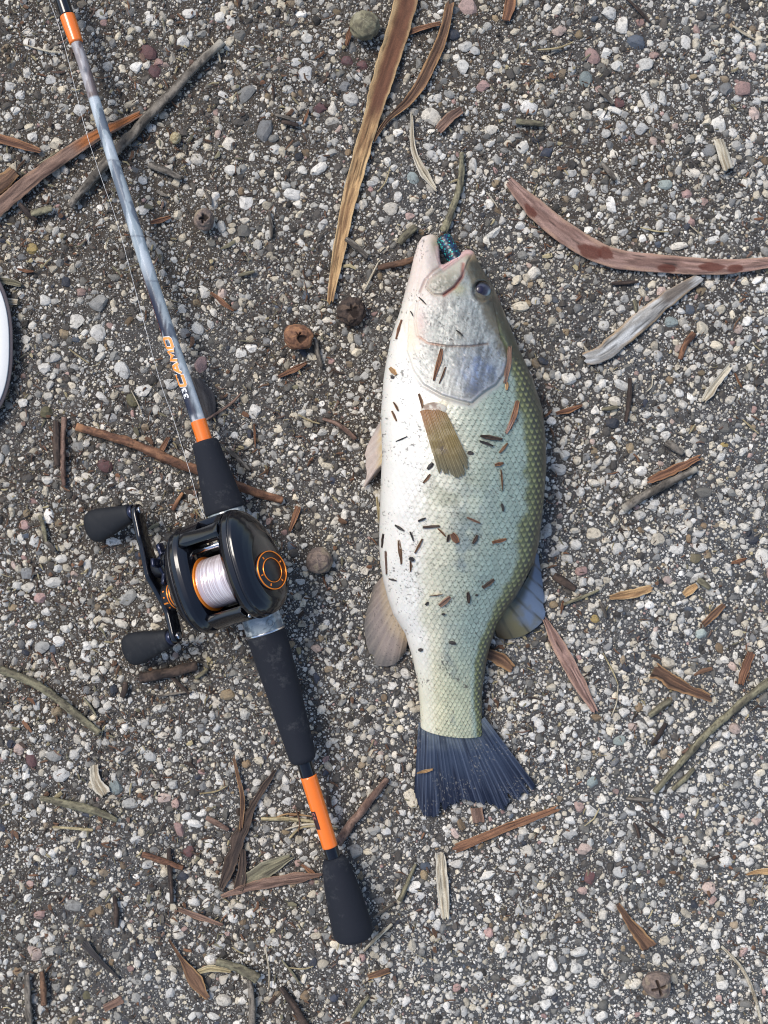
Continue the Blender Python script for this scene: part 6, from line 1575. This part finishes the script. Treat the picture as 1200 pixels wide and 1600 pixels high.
# --- seed pods
def pod(name, label, px, py, r, pal, squash=0.85, opening=0.0, seed=1, ex=1.0, ang=0.0, fuzzy=0.0, cross=False):
    n, m = 40, 56
    ph = np.linspace(0, np.pi, n)[:, None]; th = np.linspace(0, 2 * np.pi, m, endpoint=False)[None]
    rad = np.sin(ph) + 0 * th; zz = np.cos(ph) * squash + 0 * th
    bump = (fbm(th * 1.6 + 4, ph * 3, 4, seed) - 0.5) * 0.42 + 0.08 * (vnoise(th * 6, ph * 8, seed + 5) - 0.5) + fuzzy * (vnoise(th * 9, ph * 9, seed + 2) - 0.5)
    bump = bump * np.sin(ph) + 0.0 * th
    # match the seam
    w = np.clip((th - (2 * np.pi - 0.7)) / 0.7, 0, 1); bump = bump * (1 - w) + bump[:, :1] * w
    rad = rad * (1 + bump); zz = zz * (1 + bump * 0.5)
    q = np.sin(ph)
    dark = np.zeros((n, m))
    if opening > 0:
        op = opening * (0.35 + 1.1 * vnoise(np.cos(th) * 2.2 + 5, np.sin(th) * 2.2 + 5, seed + 21))
        qx = np.hypot(q * np.cos(th) - 0.18, q * np.sin(th) + 0.12)
        dent = (1 - sstep(op * 0.6, op, qx)) * (ph < np.pi / 2)
        if cross:
            c4 = np.minimum(abs(np.sin(th - 0.3)), abs(np.cos(th - 0.3)))
            dent = (1 - sstep(0.05, 0.13, q * c4)) * (1 - sstep(opening * 0.8, opening, q)) * (ph < np.pi / 2)
        zz = zz - dent * 0.4 * squash
        dark = dent + 0 * th
    R = r * S
    X = R * rad * np.cos(th) * ex; Y = R * rad * np.sin(th); Z = R * zz + R * squash + 0.0016
    ca, sa = math.cos(ang), math.sin(ang)
    cx, cy, _ = W(px, py, R * squash)
    V = np.stack([X * ca - Y * sa + cx, X * sa + Y * ca + cy, Z], -1)
    c1, c2, c3 = [litc(c) for c in PAL[pal]]
    g = fbm(th * 2.5, ph * 4, 4, seed + 7)
    colr = mixc(c1, c2, sstep(0.35, 0.65, g)) * (0.75 + 0.5 * vnoise(th * 16, ph * 20, seed + 9))[..., None]
    colr = mixc(colr, np.broadcast_to(c3, colr.shape), sstep(0.6, 0.75, fbm(th * 1.1, ph * 2, 3, seed + 13)) * 0.7)
    colr = mixc(colr, np.broadcast_to(lin((46, 32, 24)) * 0.6, colr.shape), np.clip(dark, 0, 1) * 0.9)
    return put_centred(name, V.reshape(-1, 3), [grid_faces(n, m, wrap=True, flip=True)], M_LITTER, colr.reshape(-1, 3), label=label, cat="seed pod")
pod("seed_pod", "round tan seed pod with a yellow top beside the long bark strip", 570, 41, 22, 'olive', seed=2, squash=0.9)
pod("seed_pod", "cracked brown seed pod with a dark split right of the rod blank", 319, 344, 17, 'nut', seed=3, opening=0.45, ex=0.9, squash=1.0)
pod("seed_pod", "rust coloured oval seed pod with a torn opening", 467, 527, 19, 'rust', seed=4, opening=0.4, ex=1.2, ang=-0.2)
pod("seed_pod", "fuzzy dark brown seed cup beside the bark strip's point", 549, 487, 21, 'dark', seed=5, opening=0.5, fuzzy=0.35, squash=0.6)
pod("seed_pod", "round ribbed brown seed pod between reel and fish", 498, 877, 20, 'nut', seed=6, squash=0.85)
pod("seed_pod", "smooth grey brown gum nut with a cross shaped opening", 1026, 1537, 21, 'nut', seed=7, opening=0.62, cross=True, squash=0.8)
pod("seed_pod", "little tan seed with a papery husk", 275, 217, 9, 'straw', seed=8, ex=0.9)

# --- shreds nobody could count
def litter_stuff():
    n = 11000
    x = RNG.uniform(-260, 1460, n); y = RNG.uniform(-260, 1860, n)
    p = 0.25 + 0.75 * sstep(0.42, 0.62, fbm(x / 170, y / 170, 3, 71)) 
    p = p * np.where((x > 280) & (x < 640) & (y > 350) & (y < 1000), 1.7, 1.0) * np.where(x > 860, 0.5, 1.0)
    k = RNG.random(n) < p
    x, y = x[k], y[k]; n = len(x)
    ln = np.exp(RNG.normal(2.05, 0.5, n)); wd = RNG.uniform(0.45, 1.4, n) * np.where(RNG.random(n) < 0.18, 2.2, 1)
    a = RNG.uniform(0, np.pi, n); bend = RNG.normal(0, 0.16, n)
    z = RNG.uniform(0.0010, 0.0026, n) + ground_z((x - 600) * S, (800 - y) * S); tilt = RNG.normal(0, 0.06, n)
    t = np.array([-0.5, 0.0, 0.5])
    dx, dy = np.cos(a), np.sin(a)
    V = np.zeros((n, 3, 3, 3))
    for i in range(3):
        px_ = x + dx * t[i] * ln - dy * bend * ln * (0.25 - t[i] ** 2) * 2
        py_ = y + dy * t[i] * ln + dx * bend * ln * (0.25 - t[i] ** 2) * 2
        ww = wd * (1.0, 1.25, 0.6)[i]
        zc = z + tilt * t[i] * ln * S
        for j, (s, hz) in enumerate(((-1, 0), (0.1, 1), (1, 0))):
            V[:, i, j] = np.stack([(px_ - dy * s * ww - 600) * S, (800 - (py_ + dx * s * ww)) * S, zc + hz * np.minimum(ww, 1.4) * S * 0.9], -1)
    f = []
    for i in range(2):
        for j in range(3):
            j2 = (j + 1) % 3
            f += [[i * 3 + j, i * 3 + j2, i * 3 + 3 + j2], [i * 3 + j, i * 3 + 3 + j2, i * 3 + 3 + j]]
    f += [[0, 2, 1], [6, 7, 8]]
    f = np.array(f)
    F = (f[None] + (np.arange(n) * 9)[:, None, None]).reshape(-1, 3)
    names = ['brown', 'dark', 'red', 'grey', 'olive', 'rust', 'straw', 'dark', 'brown']
    tab = np.array([litc(PAL[q][0]) * 0.9 for q in names])
    C = tab[RNG.integers(0, len(tab), n)] * RNG.uniform(0.55, 1.15, (n, 1))
    o = put("plant_litter", mesh_np("plant_litter", V.reshape(-1, 3), F, M_LITTER, np.repeat(C, 9, 0), smooth=False), kind="stuff",
            label="fine brown bark shreds and needles strewn over the gravel", cat="plant litter")
litter_stuff()
def shard_stuff():
    n = 26000
    x = RNG.uniform(-160, 1360, n); y = RNG.uniform(-160, 1760, n)
    p = 0.10 + 0.9 * sstep(0.46, 0.64, fbm(x / 110, y / 110, 4, 171))
    p = p * np.where((x > 200) & (x < 640) & (y > 350) & (y < 1050), 1.6, 0.9) * np.where(x > 860, 0.6, 1.0)
    k = RNG.random(n) < p
    x, y = x[k], y[k]; n = len(x)
    ln = np.exp(RNG.normal(1.75, 0.45, n)); wd = RNG.uniform(0.35, 1.0, n); a = RNG.uniform(0, np.pi, n)
    z = RNG.uniform(0.0008, 0.0024, n) + ground_z((x - 600) * S, (800 - y) * S); tl = RNG.normal(0, 0.12, n)
    dx, dy = np.cos(a), np.sin(a)
    V = np.zeros((n, 2, 3, 3))
    for i, t in enumerate((-0.5, 0.5)):
        px_ = x + dx * t * ln; py_ = y + dy * t * ln; ww = wd * (1.0, 0.6)[i]
        for j, (s, hz) in enumerate(((-1, 0), (0, 1.2), (1, 0))):
            V[:, i, j] = np.stack([(px_ - dy * s * ww - 600) * S, (800 - (py_ + dx * s * ww)) * S, z + tl * t * ln * S + hz * ww * S], -1)
    f = np.array([[0, 1, 4], [0, 4, 3], [1, 2, 5], [1, 5, 4], [2, 0, 3], [2, 3, 5]])
    F = (f[None] + (np.arange(n) * 6)[:, None, None]).reshape(-1, 3)
    tab = np.array([litc(PAL[q][0]) * 0.75 for q in ('brown', 'dark', 'dark', 'red', 'grey', 'rust', 'slate', 'olive', 'straw')])
    C = tab[RNG.integers(0, len(tab), n)] * RNG.uniform(0.5, 1.1, (n, 1))
    put("bark_dust", mesh_np("bark_dust", V.reshape(-1, 3), F, M_LITTER, np.repeat(C, 6, 0), smooth=False), kind="stuff",
        label="dark crumbs and needle bits gathered between the gravel stones", cat="plant litter")
shard_stuff()

# --- the white panel that reaches in at one side
def white_panel():
    root = empty("white_panel", W(-60, 525, 0.0), "white rounded panel with a thin brown rim lying flat on the gravel", "panel")
    th = np.linspace(0, 2 * np.pi, 120, endpoint=False)
    def ring(k, z):
        return Wn(-150 + (170 + k) * np.sign(np.cos(th)) * abs(np.cos(th)) ** 0.85, 530 + (172 + k) * np.sign(np.sin(th)) * abs(np.sin(th)) ** 0.8 + 10 * np.cos(th), z + 0 * th)
    def build(name, rings, mat):
        V = np.concatenate(rings + [rings[0].mean(0)[None], rings[-1].mean(0)[None]])
        n, m = len(rings), len(th)
        i = np.arange(m); j = (i + 1) % m
        F = [grid_faces(n, m, wrap=True), np.stack([j, i, np.full(m, n * m)], 1), np.stack([i + (n - 1) * m, j + (n - 1) * m, np.full(m, n * m + 1)], 1)]
        o = put(name, mesh_np(name, V - np.array(root.location), F, mat), parent=root)
    build("rim", [ring(-1, 0.002), ring(0.5, 0.003), ring(0.5, 0.0085), ring(-1, 0.0095)], M_RIM)
    build("face", [ring(-6, 0.0092), ring(-5.5, 0.0102), ring(-7, 0.0108), ring(-30, 0.0115)], M_WHITE)
white_panel()

# --- bits of bark stuck to the fish: x y length width angle(deg, 0 = along x, down positive) colour
def flecks():
    data = [(624, 515, 32, 9, 108, 'rust'), (614, 580, 16, 9, 50, 'tan'), (613, 590, 6, 6, 0, 'slate'), (684, 569, 52, 8, 104, 'rust'), (691, 586, 28, 3, 112, 'brown'), (793, 570, 60, 9, 98, 'red'),
            (792, 603, 14, 6, 92, 'tan'), (803, 648, 46, 9, 105, 'rust'), (797, 662, 34, 7, 112, 'pink'), (657, 626, 24, 5, 76, 'brown'), (618, 635, 16, 4, 62, 'brown'), (616, 650, 18, 5, 66, 'brown'),
            (768, 684, 36, 8, 10, 'dark'), (760, 693, 24, 4, 20, 'slate'), (787, 700, 20, 5, 130, 'brown'), (735, 708, 10, 8, 10, 'slate'), (780, 725, 15, 6, -15, 'rust'), (784, 750, 34, 3, 85, 'brown'),
            (785, 793, 13, 5, 80, 'slate'), (627, 686, 20, 2.5, -25, 'slate'), (672, 728, 14, 7, 130, 'slate'), (667, 748, 18, 5, 130, 'brown'), (659, 812, 13, 4, -25, 'slate'), (624, 825, 18, 5, 32, 'slate'),
            (674, 823, 28, 5, -5, 'dark'), (690, 832, 18, 3, 45, 'brown'), (700, 841, 12, 6, 100, 'dark'), (711, 841, 18, 11, 60, 'rust'), (742, 843, 16, 7, 120, 'dark'), (780, 845, 24, 6, -14, 'rust'), (740, 813, 24, 4, 24, 'red'),
            (643, 838, 16, 4, 70, 'slate'), (654, 853, 26, 4, 118, 'brown'), (625, 863, 40, 6, 84, 'brown'), (598, 845, 22, 7, 98, 'dark'), (603, 880, 38, 5, 88, 'red'), (643, 874, 9, 7, 30, 'slate'), (641, 885, 17, 4, 88, 'brown'),
            (613, 906, 13, 4, 15, 'slate'), (763, 912, 23, 8, -35, 'dark'), (695, 940, 22, 9, -40, 'red'), (732, 934, 18, 7, 82, 'dark'), (681, 930, 22, 1.5, -8, 'rust'), (667, 943, 7, 5, -50, 'slate'), (707, 1005, 11, 6, 10, 'slate'),
            (657, 1015, 7, 6, 0, 'slate'), (664, 1205, 27, 5, -14, 'tan'), (688, 448, 0, 0, 0, None), (660, 470, 17, 2.5, 45, 'slate'), (643, 490, 9, 2, 62, 'slate'), (718, 520, 14, 3, 40, 'slate'),
            (591, 798, 44, 5, 84, 'straw'), (710, 1165, 14, 6, 40, 'dark'), (693, 960, 6, 4, 0, 'slate'), (655, 600, 0, 0, 0, None), (745, 930, 5, 3, 0, 'slate')]
    k = 0
    for (x, y, ln, w, ang, pl) in data:
        if pl is None: continue
        a = math.radians(ang); dx, dy = math.cos(a) * ln / 2, math.sin(a) * ln / 2
        p0, p1 = (x - dx, y - dy), (x + dx, y + dy)
        onfish = y < 1120 and x > 597
        if onfish:
            zs = [fish_z(*p0), fish_z(x, y), fish_z(*p1)]
        elif y >= 1120:
            zs = [0.0115, 0.0105, 0.0105]
        else:
            zs = [0.028, 0.026, 0.022]
        region = ("head" if y < 560 else "white belly" if x < 646 else "tail" if y > 1000 else "upper flank" if x > 755 else "rear flank" if y > 890 else "mid flank")
        tone = {'rust': "rust coloured", 'tan': "orange tan", 'slate': "blackish", 'brown': "brown", 'red': "reddish", 'pink': "pinkish", 'dark': "dark brown", 'straw': "yellow"}[pl]
        size = "large" if ln > 24 else "tiny" if ln < 12 else "small"
        lab = "%s %s bark fleck stuck to the %s of the fish" % (size, tone, region)
        grp = "%s %s bark flecks on the fish's %s" % (size, tone, region)
        if (x, y) == (684, 569): lab, grp = "long rust red bark sliver stuck on the gill cover", None
        elif (x, y) == (793, 570): lab, grp = "rough reddish bark sliver stuck where gill cover meets back", None
        elif (x, y) == (803, 648): lab, grp = "thick rust brown bark curl stuck below the gill cover's top", None
        elif (x, y) == (591, 798): lab, grp = "yellow straw stuck against the white belly", None
        elif (x, y) == (664, 1205): lab, grp = "tan bark fleck lying across the tail fin's edge", None
        elif (x, y) == (625, 863): lab, grp = "straight brown splinter stuck to the white belly", None
        elif (x, y) == (624, 515): lab, grp = "rust brown bark sliver stuck on the throat", None
        elif (x, y) == (614, 580): lab, grp = "small orange bark flake stuck on the throat", None
        elif (x, y) == (710, 1165): lab, grp = "dark crumb of bark on the root of the tail fin", None
        zz = np.array(zs) + 0.0011
        strip("bark_fleck", lab, "bark", [p0, (x + 0.6, y), p1], [w * 0.6, w, w * 0.5], pl, z=0.0, zpts=list(zz), seed=600 + k, group=grp, n=12, thick=0.0009, ragged=0.3, curl=0.1)
        k += 1
flecks()
